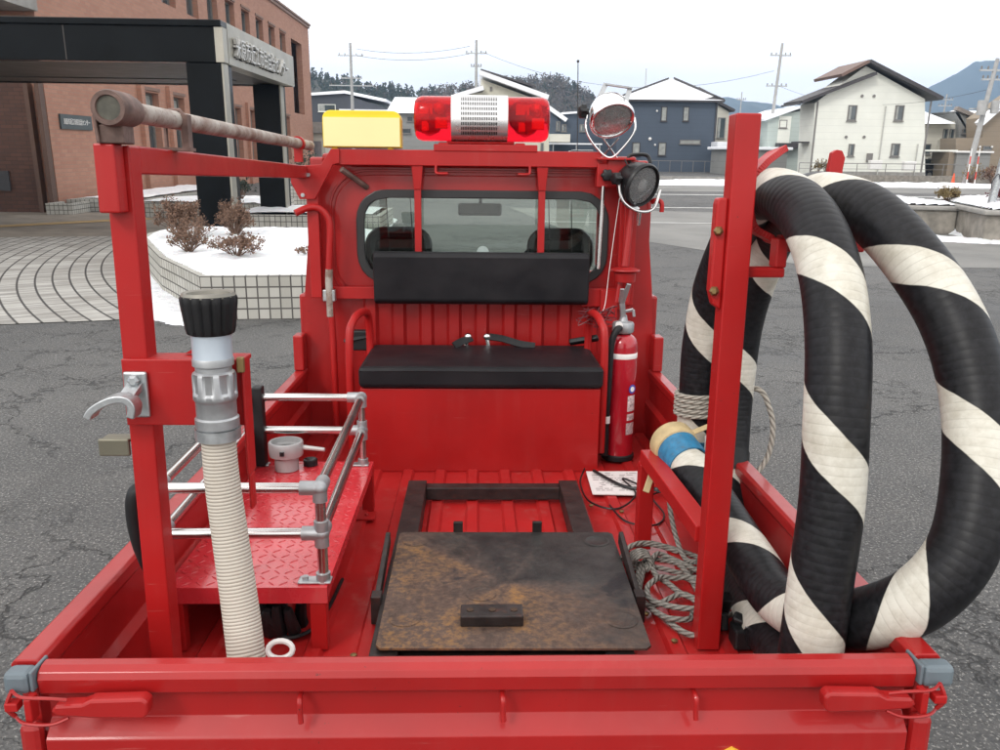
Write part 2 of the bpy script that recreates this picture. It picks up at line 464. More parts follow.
M['brick'] = brick('brick_tile', (.43,.215,.145), (.36,.165,.11), (.30,.20,.15), .30, .10, .008)
M['brick_shaded'] = brick('shaded_brick', (.10,.042,.028), (.07,.030,.02), (.04,.024,.018), .30, .10, .008)  # darkened copy of the brick, with the canopy's shade in the colour
M['tile'] = brick('white_tile', (.47,.46,.42), (.36,.35,.31), (.035,.03,.028), .112, .112, .008, True, 0)

t = NT('arc_paving'); M['paving'] = t.m       # setts laid in concentric arcs
s = t.n('ShaderNodeSeparateXYZ'); t.set(s.inputs[0], t.co())
dx = t.math('SUBTRACT', s.outputs[0], 8.0); dy = t.math('SUBTRACT', s.outputs[1], 16.5)
r = t.math('SQRT', t.math('ADD', t.math('MULTIPLY', dx, dx), t.math('MULTIPLY', dy, dy)))
rr = t.math('DIVIDE', r, .20); rf = t.math('FRACT', rr); ri = t.math('FLOOR', rr)
an = t.math('MULTIPLY', t.math('ARCTAN2', dy, dx), 15/.055)
af = t.math('FRACT', t.math('ADD', an, t.math('MULTIPLY', ri, .37)))
jr = t.step(t.math('ABSOLUTE', t.math('SUBTRACT', rf, .5)), .42, .46)
ja = t.step(t.math('ABSOLUTE', t.math('SUBTRACT', af, .5)), .36, .46)
cell = t.n('ShaderNodeTexWhiteNoise', noise_dimensions='2D'); cb = t.n('ShaderNodeCombineXYZ')
t.set(cb.inputs[0], ri); t.set(cb.inputs[1], t.math('FLOOR', t.math('ADD', an, t.math('MULTIPLY', ri, .37)))); t.set(cell.inputs['Vector'], cb.outputs[0])
c = t.mix(cell.outputs['Value'], (.22,.21,.195), (.45,.44,.41))
c = t.mix(t.math('MULTIPLY', t.step(t.noise(1.5,5,.6), .4, .7), .5), c, (.17,.155,.135))
c = t.mix(t.math('MULTIPLY', ja, .5), c, (.11,.10,.09))
c = t.mix(jr, c, (.035,.032,.03))
t.p('Base Color', c); t.p('Roughness', .7); t.bump(t.math('SUBTRACT', 1, t.math('MAXIMUM', jr, ja)), .5, .005)
M['paving2'] = simple('brown_paving', (.19,.165,.135), .75, var=.25, scale=2, bump=.2, bscale=30)
M['tactile'] = simple('yellow_tactile', (.33,.22,.09), .8, var=.2, scale=6)

M['blackstone'] = simple('black_polished_stone', (.004,.005,.006), .22, var=.3, scale=1.5, bump=0, spec=.10)
M['soffit'] = simple('canopy_soffit', (.07,.06,.052), .5, var=.2, scale=1)
M['signplate'] = simple('brushed_sign_plate', (.36,.34,.29), .38, .6, var=.12, scale=2)
M['winframe'] = simple('window_frame', (.18,.17,.16), .5)
M['winglass'] = simple('dark_window_glass', (.05,.065,.07), .08, 0, var=.4, scale=.7, bump=0, spec=.9)
M['curtain'] = simple('window_curtain', (.30,.31,.29), .6, var=.3, scale=2)
M['bluewall'] = simple('navy_siding', (.060,.080,.112), .6, var=.08, scale=1)
M['darkwall'] = simple('slate_siding', (.050,.055,.068), .6, var=.1, scale=1)
def siding(name, col, h=.3, k=.78):
    t = NT(name); s = t.n('ShaderNodeSeparateXYZ'); t.set(s.inputs[0], t.co())
    f = t.math('FRACT', t.math('DIVIDE', s.outputs[2], h)); l = t.step(f, .1, .02)
    c = t.mix(t.step(t.noise(.8,4), .3, .7), lc(col,.94), lc(col,1.04))
    t.p('Base Color', t.mix(l, c, lc(col, k))); t.p('Roughness', .65); t.bump(f, .3, .01); return t.m
M['whitewall'] = siding('white_siding', (.76,.77,.70), .45, .86)
M['mintwall'] = siding('mint_siding', (.44,.50,.47), .35)
M['creamwall'] = siding('cream_siding', (.58,.56,.46), .4, .9)
M['beigewall'] = siding('beige_siding', (.52,.50,.43), .35)
M['greywall'] = siding('grey_siding', (.24,.24,.23), .5)
M['brownwall'] = siding('brown_siding', (.25,.20,.145), .35)
M['bluewall'] = siding('navy_lap_siding', (.060,.080,.112), .35, .75)
M['darkroof'] = simple('dark_roof', (.05,.045,.048), .6, var=.2, scale=2)
M['metalgrey'] = simple('pole_concrete', (.36,.36,.355), .7, var=.12, scale=4)
M['wire'] = simple('cable', (.05,.05,.055), .6)
M['twig'] = simple('dry_twig', (.14,.085,.06), .85, var=.3, scale=20)
M['deadleaf'] = simple('dead_leaf', (.17,.10,.068), .85, var=.5, scale=15)
M['redleaf'] = simple('red_leaf', (.13,.03,.035), .8, var=.4, scale=15)
M['oliveleaf'] = simple('olive_leaf', (.19,.14,.06), .8, var=.4, scale=15)
M['evergreen'] = simple('evergreen', (.045,.060,.045), .85, var=.5, scale=.1)
M['bare'] = simple('bare_wood', (.115,.10,.09), .9, var=.3, scale=.1)
M['hill'] = simple('hill_woodland', (.06,.06,.052), .95, var=.4, scale=.03, bump=.5, bscale=.2)
M['mount'] = simple('mountain', (.05,.065,.06), .95, var=.35, scale=.004, bump=0)
M['conered'] = simple('orange_cone', (.75,.10,.03), .5)
M['carblack'] = simple('car_paint_black', (.02,.02,.022), .25, .3, coat=.8)
M['carwhite'] = simple('car_paint_white', (.65,.65,.66), .3, coat=.8)
M['carsilver'] = simple('car_paint_silver', (.30,.31,.33), .3, .6, coat=.8)
M['orangepole'] = simple('marker_red', (.7,.06,.04), .5)
# ------------------------------------------------------------------ the truck
tr = Thing('fire_truck', 'small red open bed fire truck seen from behind its tailgate', 'truck', (0,1.0,0), frame='truck')
P = tr.part
# bed floor: ribbed sheet running lengthways
fp = []
x = -.70
while x < .70:
    fp += [(x,.640), (x+.070,.640), (x+.078,.650), (x+.108,.650)]
    x += .1165
fp = [p for p in fp if p[0] <= .70] + [(.70,.64),(.70,.60),(-.70,.60)]
P('bed_floor', MB().prism(fp, 'y', .03, 2.10), M['redfloor'])
def side(sg):
    prof = [(.732,.60),(.732,.885),(.742,.892),(.744,.918),(.738,.9255),(.704,.926),(.697,.920),(.697,.897),(.706,.885),(.706,.80),(.690,.785),(.690,.70),(.700,.690),(.700,.60)]
    return MB().prism([(sg*a,b) for a,b in prof], 'y', .012, 2.10)
for sg in (-1, 1):
    sp = P('side_panel', side(sg), M['red'], bevel=.002); cx_ = .740 if sg < 0 else .750
    P('end_cap', MB().box((sg*.700,-.022,.886),(sg*cx_,.011,.922)), M['grey'], sp, bevel=.008)
    P('end_cap', MB().box((sg*.694,-.020,.890),(sg*.6995,.03,.924)), M['grey'], sp, bevel=.002)
    P('corner_post', MB().box((sg*.698,-.012,.60),(sg*.733,.010,.825)), M['red'], sp, bevel=.010)
    P('stake_post', MB().box((sg*.702,2.04,.9265),(sg*.742,2.115,1.07)), M['red'], sp, bevel=.006)
# tailgate
prof = [(-.011,.600),(-.011,.797),(-.008,.801),(.010,.819),(.014,.823),(.014,.872),(-.004,.876),(-.010,.881),(-.013,.906),(-.008,.917),(.004,.9225),(.018,.9235),(.027,.919),(.030,.908),(.030,.60)]
tg = P('tailgate', MB().prism([(a,b) for a,b in prof], 'x', -.692, .692), M['red'], bevel=.0015)
for sg in (-1, 1):
    lv = MB()
    ox = .0 if sg < 0 else .020; lv.prism([(sg*(a+ox),b) for a,b in ((.660,.872),(.652,.882),(.612,.884),(.598,.891),(.520,.893),(.512,.886),(.514,.864),(.522,.858),(.600,.860),(.650,.864))], 'y', -.044, -.020)
    h = P('latch_handle', lv, M['red'], tg, bevel=.004)
    w = MB()
    for z in (.897, .852):
        w.tube(spline([(sg*.635,-.040,z+(.875-z)*.3),(sg*.660,-.046,z),(sg*.700,-.044,z+.001),(sg*.722,-.028,z+.002)],4), .0026, 6)
    w.tube(spline([(sg*.722,-.028,.899),(sg*.730,-.034,.875),(sg*.722,-.028,.854)],5), .0036, 6)
    P('latch_loop', w, M['red'], h)
    P('latch_pin', MB().box((sg*.690,-.040,.850),(sg*.701,-.018,.890)).box((sg*.712,-.038,.868),(sg*.732,-.02,.882)), M['redb'], h, bevel=.002)
for hx in (-.290,.030,.338):
    P('tie_hook', MB().tube(spline([(hx,.012,.869),(hx,-.010,.869),(hx+.001,-.016,.862),(hx+.001,-.016,.845),(hx+.002,-.018,.830)],4), .0045, 8), M['red'], tg)
em = MB()
ec = (.404,.749)
hexo = [(ec[0]+.026*math.cos(R(90+60*k)), ec[1]+.026*math.sin(R(90+60*k))) for k in range(6)]
hexi = [(ec[0]+.020*math.cos(R(90+60*k)), ec[1]+.020*math.sin(R(90+60*k))) for k in range(6)]
em.ring(hexo, hexi, 'y', -.0145, -.0112)
P('emblem', em, M['gold'], tg)

# ---- cab
ow = [(-.735,.60),(.735,.60),(.722,.93),(.700,1.25),(.655,1.66),(.60,1.735),(.52,1.765),(-.52,1.765),(-.60,1.735),(-.655,1.66),(-.700,1.25),(-.722,.93)]
def angular(poly, cx, cy, angs):
    out = []
    n = len(poly)
    for a in angs:
        dx, dy = math.cos(a), math.sin(a); best = None
        for i in range(n):
            x1,y1 = poly[i][0]-cx, poly[i][1]-cy; x2,y2 = poly[(i+1)%n][0]-cx, poly[(i+1)%n][1]-cy
            ex, ey = x2-x1, y2-y1; den = dx*ey - dy*ex
            if abs(den) < 1e-9: continue
            tt = (x1*ey - y1*ex)/den; uu = (x1*dy - y1*dx)/den
            if tt > 0 and -1e-6 <= uu <= 1+1e-6 and (best is None or tt < best): best = tt
        out.append((cx+dx*best, cy+dy*best))
    return out
WX, WZ = .012, 1.455
def win(hx, hz, r): return rrect(WX, WZ, hx, hz, r, 8)
angs = sorted(set([2*PI*k/96 for k in range(96)] + [math.atan2(p[1]-WZ, p[0]-WX) % (2*PI) for p in ow]))
inner = angular(win(.492,.178,.11), WX, WZ, angs)
cw = MB().ring(angular(ow, WX, WZ, angs), inner, 'y', 2.12, 2.16)
# pressed border round the window and creases above it
for hx, hz, r, w in ((.60,.255,.15,.006),):
    lp = [(p[0], 2.121, p[1]) for p in win(hx,hz,r)]; cw.tube(lp, w, 6, closed=True)
for z in (1.725,1.74): cw.tube([(-.50,2.120,z),(.50,2.120,z)], .0035, 6)
cab = P('cab_back_panel', cw, M['red'])
hump = MB().ring(angular(win(.585,.240,.14), WX, WZ, angs), inner, 'y', 2.113, 2.121)
P('window_surround', hump, M['red'], cab, bevel=.004)
P('window_seal', MB().ring(angular(win(.498,.184,.115), WX, WZ, angs), angular(win(.466,.152,.085), WX, WZ, angs), 'y', 2.100, 2.118), M['gasket'], cab, bevel=.004)
gl = MB(); gp = angular(win(.470,.156,.09), WX, WZ, angs); gl.prism(gp, 'y', 2.126, 2.130)
P('rear_window', gl, M['glass'], cab)
dfw = MB()
for xx in (-.36,-.265,.285,.375): dfw.tube([(xx,2.15,1.34),(xx-.012,2.15,1.61)], .0022, 5)
P('heater_wire', dfw, M['gasket'], cab)
dec = MB().lathe([(0,0),(.024,0),(.024,.001),(0,.001)], (.012,2.122,1.398), (0,1,0), 24)
P('round_sticker', dec, simple('faded_sticker', (.35,.42,.40), .5), cab)
# lower pressed ribs behind the bench
rb = MB(); prof = []
x = -.52
while x < .53:
    prof += [(x,2.118),(x+.050,2.118),(x+.062,2.100),(x+.100,2.100)]; x += .112
prof = prof + [(x,2.118),(x,2.1195),(-.52,2.1195)]
rb.prism(prof, 'z', .65, 1.225)
P('ribbed_panel', rb, M['red'], cab, bevel=.008)
# cab shell beyond the window
sh = MB()
sh.box((-.62,2.16,1.745),(.62,3.05,1.775))
for sg in (-1,1):
    sh.box((sg*.735,2.16,.45),(sg*.700,3.35,1.22)); sh.box((sg*.690,2.16,1.22),(sg*.665,2.26,1.72)); sh.bar((sg*.68,3.42,1.22),(sg*.62,3.02,1.74),.05,.05)
    sh.bar((sg*.64,2.16,1.735),(sg*.64,3.03,1.735),.06,.05)
sh.box((-.735,3.35,.45),(.735,3.42,1.20))
cs = P('cab_shell', sh, M['red'], bevel=.01)
ws = MB().quad((-.64,3.38,1.20),(.64,3.38,1.20),(.60,3.02,1.745),(-.60,3.02,1.745)); 
P('windscreen', ws, M['glass'], cs)
it = MB().box((-.69,3.0,.9),(.69,3.35,1.19)).box((-.70,2.165,.5),(.70,2.2,1.10))
P('dashboard', it, M['darkint'], cs, bevel=.02)
for sx in (-.34, .34):
    s_ = MB().box((sx-.23,2.28,.9),(sx+.23,2.40,1.28))
    st = P('driver_seat', s_, M['darkint'], cs, bevel=.04)
    hr = MB(); hr.tube([(p[0], 2.30+ (p[1]-1.38)*.1, p[1]) for p in rrect(sx,1.385,.115,.075,.05,5)], .026, 8, closed=True)
    hr.box((sx-.10,2.305,1.33),(sx+.10,2.33,1.44))
    P('headrest', hr, M['blackplastic'], st)
mi = MB().box((-.105,2.90,1.512),(.110,2.925,1.574))
m_ = P('rear_view_mirror', mi, M['blackplastic'], cs, bevel=.012)
P('mirror_arm', MB().bar((.005,2.92,1.574),(.005,2.97,1.75),.015,.015), M['blackplastic'], m_)
sw = MB(); sw.tube([(.36+.17*math.cos(a), 2.85+.06*math.sin(a), 1.235+.15*math.sin(a)) for a in [2*PI*k/24 for k in range(24)]], .013, 8, closed=True)
P('steering_wheel', sw, M['blackplastic'], cs)
# chassis and wheels
P('chassis', MB().box((-.55,.15,.38),(.55,3.2,.60)).box((-.68,.03,.56),(.68,2.1,.60)), M['blacksteel'])
for sx in (-.64,.64):
    for yy in (.95,2.75):
        wh = P('wheel', MB().lathe([(.20,-.07),(.255,-.07),(.272,-.05),(.272,.05),(.255,.07),(.20,.07)], (sx,yy,.30), (1,0,0), 32), M['black'])
        P('rim', MB().lathe([(0,-.03),(.08,-.035),(.19,-.065),(.205,-.06),(.205,.06),(.19,.065),(.08,.035),(0,.03)], (sx,yy,.30), (1,0,0), 24), M['galv'], wh)

# ---- head rack (frame behind the cab)
F = MB()
F.box((-.56,2.03,1.728),(.462,2.09,1.786)); F.box((-.176,2.026,1.782),(.216,2.094,1.808))
rk = P('head_rack', F, M['redb'], bevel=.003)
# left gusset and post
g = MB().prism([(-.715,1.722),(-.600,1.728),(-.560,1.786),(-.53,1.786),(-.53,1.735),(-.555,1.728),(-.612,1.625),(-.628,1.60),(-.685,1.60),(-.715,1.66)], 'y', 2.020, 2.032)
P('gusset_plate', g, M['redb'], rk, bevel=.002)
for bx, bz in ((-.648,1.69),(-.672,1.615)):
    P('bolt', MB().lathe([(0,0),(.008,0),(.008,.006),(0,.006)], (bx,2.020,bz), (0,-1,0), 6), M['galv'], rk)
for (x0,x1,z0) in ((-.660,-.618,1.222),(.560,.608,1.20)):
    P('rack_post', MB().box((x0,2.035,z0),(x1,2.085,1.70 if x0<0 else 1.72)), M['redb'], rk, bevel=.003)
P('rack_post', MB().box((.445,2.022,1.655),(.515,2.085,1.745)), M['redb'], rk, bevel=.004)
P('cross_bar', MB().box((-.612,2.062,1.215),(-.41,2.095,1.262)), M['redb'], rk, bevel=.002)
hb = MB().box((.41,2.062,1.19),(.545,2.095,1.262)).box((.48,2.04,1.11),(.548,2.0615,1.258))
P('cross_bar', hb, M['redb'], rk, bevel=.002)
for bx in (-.240,.238):
    us = MB().box((bx-.013,2.045,1.36),(bx+.013,2.072,1.66)); us.bar((bx,2.055,1.64),(bx,2.055,1.735),.027,.03,w2=.045,h2=.04)
    P('upright', us, M['redb'], rk, bevel=.002)
for sg,bx in ((-1,-.168),(1,.188)):
    P('hook', MB().tube(spline([(bx,2.03,1.73),(bx,2.025,1.705),(bx-sg*.012,2.02,1.700),(bx-sg*.045,2.02,1.700)],4), .005, 8), M['redb'], rk)
P('rust_spot_tube', MB().tube([(-.525,2.03,1.712),(-.44,2.11,1.645)], .011, 8), M['pipecap'], rk)
# thin grab rail curling down on the left
gr = spline([(-.70,2.0,1.548),(-.655,2.02,1.568),(-.615,2.03,1.565),(-.585,2.03,1.535),(-.576,2.03,1.48),(-.587,2.03,1.30),(-.580,2.03,1.05),(-.578,2.03,.66)],6)
P('grab_rail', MB().tube(gr, .0135, 10), M['redb'], rk)
P('rail_sleeve', MB().tube([(-.585,2.028,1.335),(-.588,2.028,1.285),(-.586,2.028,1.15)], [.0145,.0145,.0145], 10), M['pipe'], rk)
P('clamp', MB().box((-.612,2.02,1.21),(-.565,2.05,1.255)), M['galv'], rk, bevel=.003)
# chrome rod and black knob right
P('support_rod', MB().tube([(.470,2.02,1.66),(.462,2.02,1.345)], .0075, 8), M['steel'], rk)
def knob(c, ax, r=.022):
    mb = MB(); mb.lathe([(0,0),(r*.5,0),(r*.5,.010),(r,.012),(r,.030),(r*.8,.034),(0,.034)], c, ax, 24, mod=lambda rr,j,a: rr*(1+.13*math.cos(6*a)) if 2<=j<=4 else rr)
    return mb
P('knob', knob((.480,2.020,1.70),(0,-1,0)), M['blackplastic'], rk)
# right side cage plate behind extinguisher
P('side_plate', MB().box((.545,2.05,1.18),(.60,2.09,1.60)), M['redb'], rk, bevel=.003)

# ---- light bar
lbm = MB(); 
def capsule(mb, x0, x1, yc, zc, ry, rz, seg=28, e=.030, sg=0):
    prof = [(.55,0),(.80,.004),(.93,.012),(1,e)]
    pts = ([(x0+b, a) for a,b in prof] if sg <= 0 else [(x0,1)]) + ([(x1-b, a) for a,b in prof[::-1]] if sg >= 0 else [(x1,1)])
    vs = []; 
    for xx, k in pts:
        for q in range(seg):
            a = 2*PI*q/seg
            ca, sa = math.cos(a), math.sin(a)
            sup = (abs(ca)**2.6 + abs(sa)**2.6)**(-1/2.6)
            vs.append((xx, yc+ry*k*ca*sup, zc+rz*k*sa*sup))
    fs = [(j*seg+q, j*seg+(q+1)%seg, (j+1)*seg+(q+1)%seg, (j+1)*seg+q) for j in range(len(pts)-1) for q in range(seg)]
    mb.add(vs, fs, None, True); mb.add(vs[:seg],[tuple(range(seg))]); mb.add(vs[-seg:],[tuple(range(seg))])
    return mb
base = MB().box((-.13,2.05,1.810),(.13,2.13,1.820)); base.box((-.16,2.04,1.788),(-.12,2.14,1.815)); base.box((.13,2.04,1.788),(.17,2.14,1.815))
lb = P('light_bar', base, M['redb'], label='red warning light bar with a silver slotted middle', bevel=.005)
for sg,(a,b) in ((-1,(-.250,-.108)),(1,(.102,.262))):
    m1 = capsule(MB(), a, b, 2.09, 1.903, .088, .082, sg=sg)
    P('beacon_lens', m1, M['redlens'], lb)
    m2 = MB()
    xc = (a+b)/2
    m2.lathe([(0,-.045),(.03,-.04),(.052,-.02),(.058,.0),(.055,.03),(.04,.045)], (xc-.012,2.09,1.905), (0,0,1), 16, mod=lambda rr,j,an: rr*(1+.1*math.cos(4*an)))
    P('reflector', m2, M['redinner'], lb)
    m3 = MB().box((xc-.05,2.03,1.915),(xc-.00,2.06,1.950)).box((xc+.010,2.035,1.868),(xc+.055,2.05,1.905)).box((xc-.04,2.035,1.86),(xc-.015,2.05,1.89)).ball((xc+.025,2.03,1.935),.022,12)
    P('amber_glint', m3, M['amber'], lb)  # amber pieces added to imitate orange reflections in the lens
gm = MB()
def bandpt(xx, a, k):
    ca, sa = math.cos(a), math.sin(a); sup = (abs(ca)**2.6 + abs(sa)**2.6)**(-1/2.6)
    return (xx, 2.09+.0905*k*ca*sup, 1.905+.0845*k*sa*sup)
# slotted chrome cover: solid shell with dark slots set in it
sgm = 56
vs = [bandpt(xx, 2*PI*q/sgm, 1) for xx in (-.110,.102) for q in range(sgm)]
gm.add(vs, [(q,(q+1)%sgm,sgm+(q+1)%sgm,sgm+q) for q in range(sgm)], None, True)
gm.add(vs[:sgm],[tuple(range(sgm))]); gm.add(vs[sgm:],[tuple(range(sgm))])
gv = P('speaker_cover', gm, simple('brushed_chrome', (.80,.80,.80), .28, .85, var=.03), lb)
sl = MB()
def on_cover(z):   # y on the camera-facing side for a height
    s_ = min(.999, abs(z-1.905)/.0855)
    return 2.09 - .0912*(1 - s_**2.6)**(1/2.6)
rows = [1.985,1.970,1.953,1.935,1.917,1.899,1.881,1.864,1.848]
for r_ in rows:
    for k in range(22):
        xx = -.072 + k*.0062
        z0, z1 = r_-.0055, r_+.0055
        y0, y1 = on_cover(z0)-.0008, on_cover(z1)-.0008
        sl.quad((xx,y0,z0),(xx+.0035,y0,z0),(xx+.0035,y1,z1),(xx,y1,z1))
P('speaker_slots', sl, M['blackplastic'], lb)

# ---- yellow sign box
sb = MB().prism(rrect(-.4445,1.858,.146,.067,.030,5)[:14] + [(-.5905,1.792),(-.2985,1.792)], 'y', 2.03, 2.11)
ys = P('roof_sign', sb, M['yellow'], label='yellow roof sign with a blank pale face', bevel=.003)
P('sign_face', MB().box((-.586,2.023,1.796),(-.302,2.0285,1.900)), M['cream'], ys)
dots = MB()
for k in range(14): dots.ball((-.565+k*.0185,2.0285,1.909),.0022,6)
for x_ in (-.56,-.35): P('sign_leg', MB().box((x_,2.04,1.784),(x_+.02,2.08,1.794)), M['yellow'], ys)

# ---- spotlights
def spot(c, aim, r, mh, name, label):
    aim = Vector(aim).normalized(); c = Vector(c)
    mb = MB(); mb.lathe([(0,-1.15*r),(r*.35,-1.12*r),(r*.65,-.95*r),(r*.88,-.62*r),(r*.985,-.2*r),(r,.0),(r*1.03,.10*r),(r*1.05,.12*r),(r*1.05,.22*r),(r*.99,.30*r),(r*.93,.28*r),(r*.92,.20*r)], c, aim, 36)
    s = P(name, mb, mh, label=label)
    P('reflector', MB().lathe([(r*.91,.19*r),(r*.7,-.1*r),(r*.4,-.35*r),(.01,-.42*r)], c, aim, 32), M['reflsilver'], s)
    P('lens', MB().lathe([(0,.27*r),(r*.5,.25*r),(r*.92,.19*r),(r*.92,.16*r),(0,.22*r)], c, aim, 32), M['clearlens'], s)
    P('bulb', MB().ball(c+aim*(-.1*r), r*.13, 12), M['amber'], s)
    return s
c1 = Vector((.490,2.02,1.912))
s1 = spot(c1, (.14,-.68,-.68), .082, M['chrome'], 'spotlight', 'chrome spotlight tilted down on top of the rack')
yb = MB(); yb.tube(spline([c1+Vector((-.092,-.005,.012)), c1+Vector((-.094,-.01,-.05)), c1+Vector((-.055,0,-.108)), c1+Vector((0,0,-.148)), c1+Vector((.050,0,-.108)), c1+Vector((.088,-.01,-.05)), c1+Vector((.088,0,.0))],5), .0040, 8)
P('yoke', yb, M['chrome'], s1)
P('stem_rods', MB().tube([c1+Vector((-.03,.01,-.148)),c1+Vector((.03,-.01,-.075))],.003,6).tube([c1+Vector((.03,.01,-.148)),c1+Vector((-.03,-.01,-.075))],.003,6), M['chrome'], s1)
P('spot_foot', MB().box((.44,1.995,1.756),(.585,2.07,1.764)).box((.485,2.02,1.66),(.60,2.06,1.757)), M['redb'], s1, bevel=.002)
P('knob', knob(c1+Vector((-.088,-.002,.018)), (-1,-.2,0), .024), M['blackplastic'], s1)
hn = MB(); hn.bar(c1+Vector((-.045,.02,.070)), c1+Vector((-.02,.03,.122)), .018,.006); hn.bar(c1+Vector((-.022,.03,.120)), c1+Vector((.078,.035,.108)), .006,.022,side=(0,0,1)); hn.bar(c1+Vector((.055,.02,.055)), c1+Vector((.072,.035,.108)), .018,.006)
P('handle', hn, M['alu'], s1)
c2 = Vector((.600,1.97,1.668))
s2 = spot(c2, (.56,-.76,-.30), .080, M['blackplastic'], 'spotlight', 'black spotlight on the right corner of the rack')
yb = MB(); yb.tube(spline([c2+Vector((-.085,-.03,.01)), c2+Vector((-.070,-.04,-.06)), c2+Vector((-.01,-.03,-.098)), c2+Vector((.055,0,-.09)), c2+Vector((.085,.03,-.02))],5), .0060, 8)
yb.tube([c2+Vector((0,-.02,-.098)), c2+Vector((0,0,-.15))], .008, 8)
P('yoke', yb, M['steel'], s2)
P('knob', knob(c2+Vector((-.078,-.03,.02)), (-1,-.5,0), .022), M['blackplastic'], s2)
hd = MB(); hd.tube(spline([c2+Vector((-.03,.05,.075)), c2+Vector((-.035,.05,.105)), c2+Vector((.03,.05,.108)), c2+Vector((.045,.04,.078))],4), .007, 8)
P('handle', hd, M['blackplastic'], s2)
P('cable', MB().tube(spline([c2+Vector((-.06,.0,.09)), c2+Vector((-.05,-.02,.065)), c2+Vector((-.02,-.04,.06)), c2+Vector((0,0,.075))],5), .003, 6), M['blackplastic'], s2)
P('side_hook', MB().tube(spline([(.66,2.03,1.60),(.675,2.02,1.61),(.695,2.01,1.60),(.697,2.01,1.565)],5), .009, 8), M['redb'], rk)
P('aerial', MB().tube([(.395,2.25,1.74),(.386,2.25,2.135)], .0018, 6).ball((.386,2.25,2.14),.006,8), M['gasket'], cab)

# ---- bench
bn = P('bench_box', MB().box((-.425,1.652,.640),(.432,2.085,.953)), M['redb'], bevel=.004)
cu = MB().box((-.428,1.635,.956),(.440,2.06,1.034)); CU = P('seat_cushion', cu, M['leather'], bn, bevel=.016)
P('piping', MB().tube([(-.424,1.637,1.020),(-.20,1.6355,1.021),(.10,1.6355,1.020),(.436,1.637,1.021)],.0028,6), M['leather'], CU)
bk = MB().prism([(2.035,1.198),(2.012,1.215),(2.005,1.385),(2.015,1.405),(2.048,1.405),(2.055,1.21)], 'x', -.413,.428)
P('backrest_cushion', bk, M['leather'], bn, bevel=.008)
for sx in (-.465,.448):
    lp = spline([(sx,1.70,.70),(sx,1.70,1.10),(sx+(.01 if sx<0 else -.01),1.74,1.178),(sx+(.025 if sx<0 else -.02),1.84,1.195),(sx+(.035 if sx<0 else -.02),1.95,1.17),(sx+(.035 if sx<0 else -.02),1.99,1.08),(sx+(.035 if sx<0 else -.02),1.99,.95)],6)
    P('armrest_loop', MB().tube(lp, .0145, 12), M['redb'], bn)
for bx in (-.046,.030):
    b_ = MB().ball((bx,2.05,1.068),.016,14,(1,.8,.9)); b_.tube([(bx,2.05,1.06),(bx*1.2,2.05,1.03)], .009, 8)
    P('seat_belt_buckle', b_, M['chrome'], bn)
for pts in ([(-.03,2.05,1.062),(-.07,2.03,1.052),(-.10,2.0,1.040)],[(.035,2.05,1.068),(.09,2.04,1.062),(.16,2.02,1.045),(.22,2.01,1.038)]):
    pp = spline(pts,4); bl = MB()
    for a,b in zip(pp,pp[1:]): bl.bar(a,b,.030,.005,side=(0,.7,.7))
    P('seat_belt', bl, M['blackplastic'], bn)
bl = MB().box((-.50,1.99,1.02),(-.42,2.03,1.10)).bar((-.53,1.98,1.06),(-.42,2.0,1.08),.02,.012); P('seat_belt_clip', bl, M['blackplastic'], bn, bevel=.006)
bl = MB().bar((.36,2.03,1.05),(.47,2.0,1.075),.03,.02); P('seat_belt_clip', bl, M['blackplastic'], bn, bevel=.006)

def ribbon(pts, th):
    L_, R_ = [], []
    for i,(x,z) in enumerate(pts):
        a = pts[max(0,i-1)]; b = pts[min(len(pts)-1,i+1)]; dx, dz = b[0]-a[0], b[1]-a[1]; l = math.hypot(dx,dz)
        L_.append((x-dz/l*th/2, z+dx/l*th/2)); R_.append((x+dz/l*th/2, z-dx/l*th/2))
    return L_ + R_[::-1]
# ---- left pipe frame
lf = MB(); lf.bar((-.597,.243,.645),(-.593,.243,1.716),.042,.045,side=(1,0,0))
LF = P('pipe_rack_frame', lf, M['redb'], bevel=.003)
am = MB(); am.bar((-.592,.266,1.694),(-.672,2.03,1.700),.036,.046,side=(1,0,0)); P('top_arm', am, M['redb'], LF, bevel=.003)
P('socket', MB().box((-.613,.183,1.610),(-.580,.219,1.717)), M['redb'], LF, bevel=.003)
P('cross_plate', MB().box((-.612,.206,1.252),(-.411,.2155,1.368)).box((-.612,.2156,1.358),(-.411,.27,1.3665)), M['redb'], LF, bevel=.002)
P('hanger_strip', MB().box((-.4105,.195,1.165),(-.404,.235,1.373)).box((-.4105,.20,1.10),(-.404,.225,1.165)), M['redb'], LF, bevel=.003)
P('corner_tab', MB().prism([(-.52,1.369),(-.482,1.369),(-.482,1.392)], 'y', .25,.26), M['redb'], LF)
P('clamp_plate', MB().box((-.608,.197,1.268),(-.568,.2045,1.348)), M['galv'], LF, bevel=.004)
ck = MB(); 
pp = spline([(-.648,.150,1.282),(-.640,.155,1.294),(-.622,.158,1.306),(-.600,.160,1.314),(-.582,.158,1.312),(-.574,.155,1.300),(-.578,.15,1.283)],5)
ck.prism(ribbon([(p.x,p.z) for p in pp],.012),'y',.140,.172,True)
ck.bar((-.590,.162,1.310),(-.588,.200,1.325),.026,.012)
P('hook_clamp', ck, M['galv'], LF, bevel=.002)
P('bolt', MB().lathe([(0,0),(.010,0),(.010,.008),(.006,.012),(0,.012)], (-.588,.198,1.334), (0,-1,0), 6), M['galv'], LF)
P('bracket_box', MB().box((-.676,.228,1.188),(-.622,.236,1.220)).box((-.672,.236,1.212),(-.62,.262,1.220)), simple('aged_zinc', (.17,.16,.12), .45,.5), LF, bevel=.003)
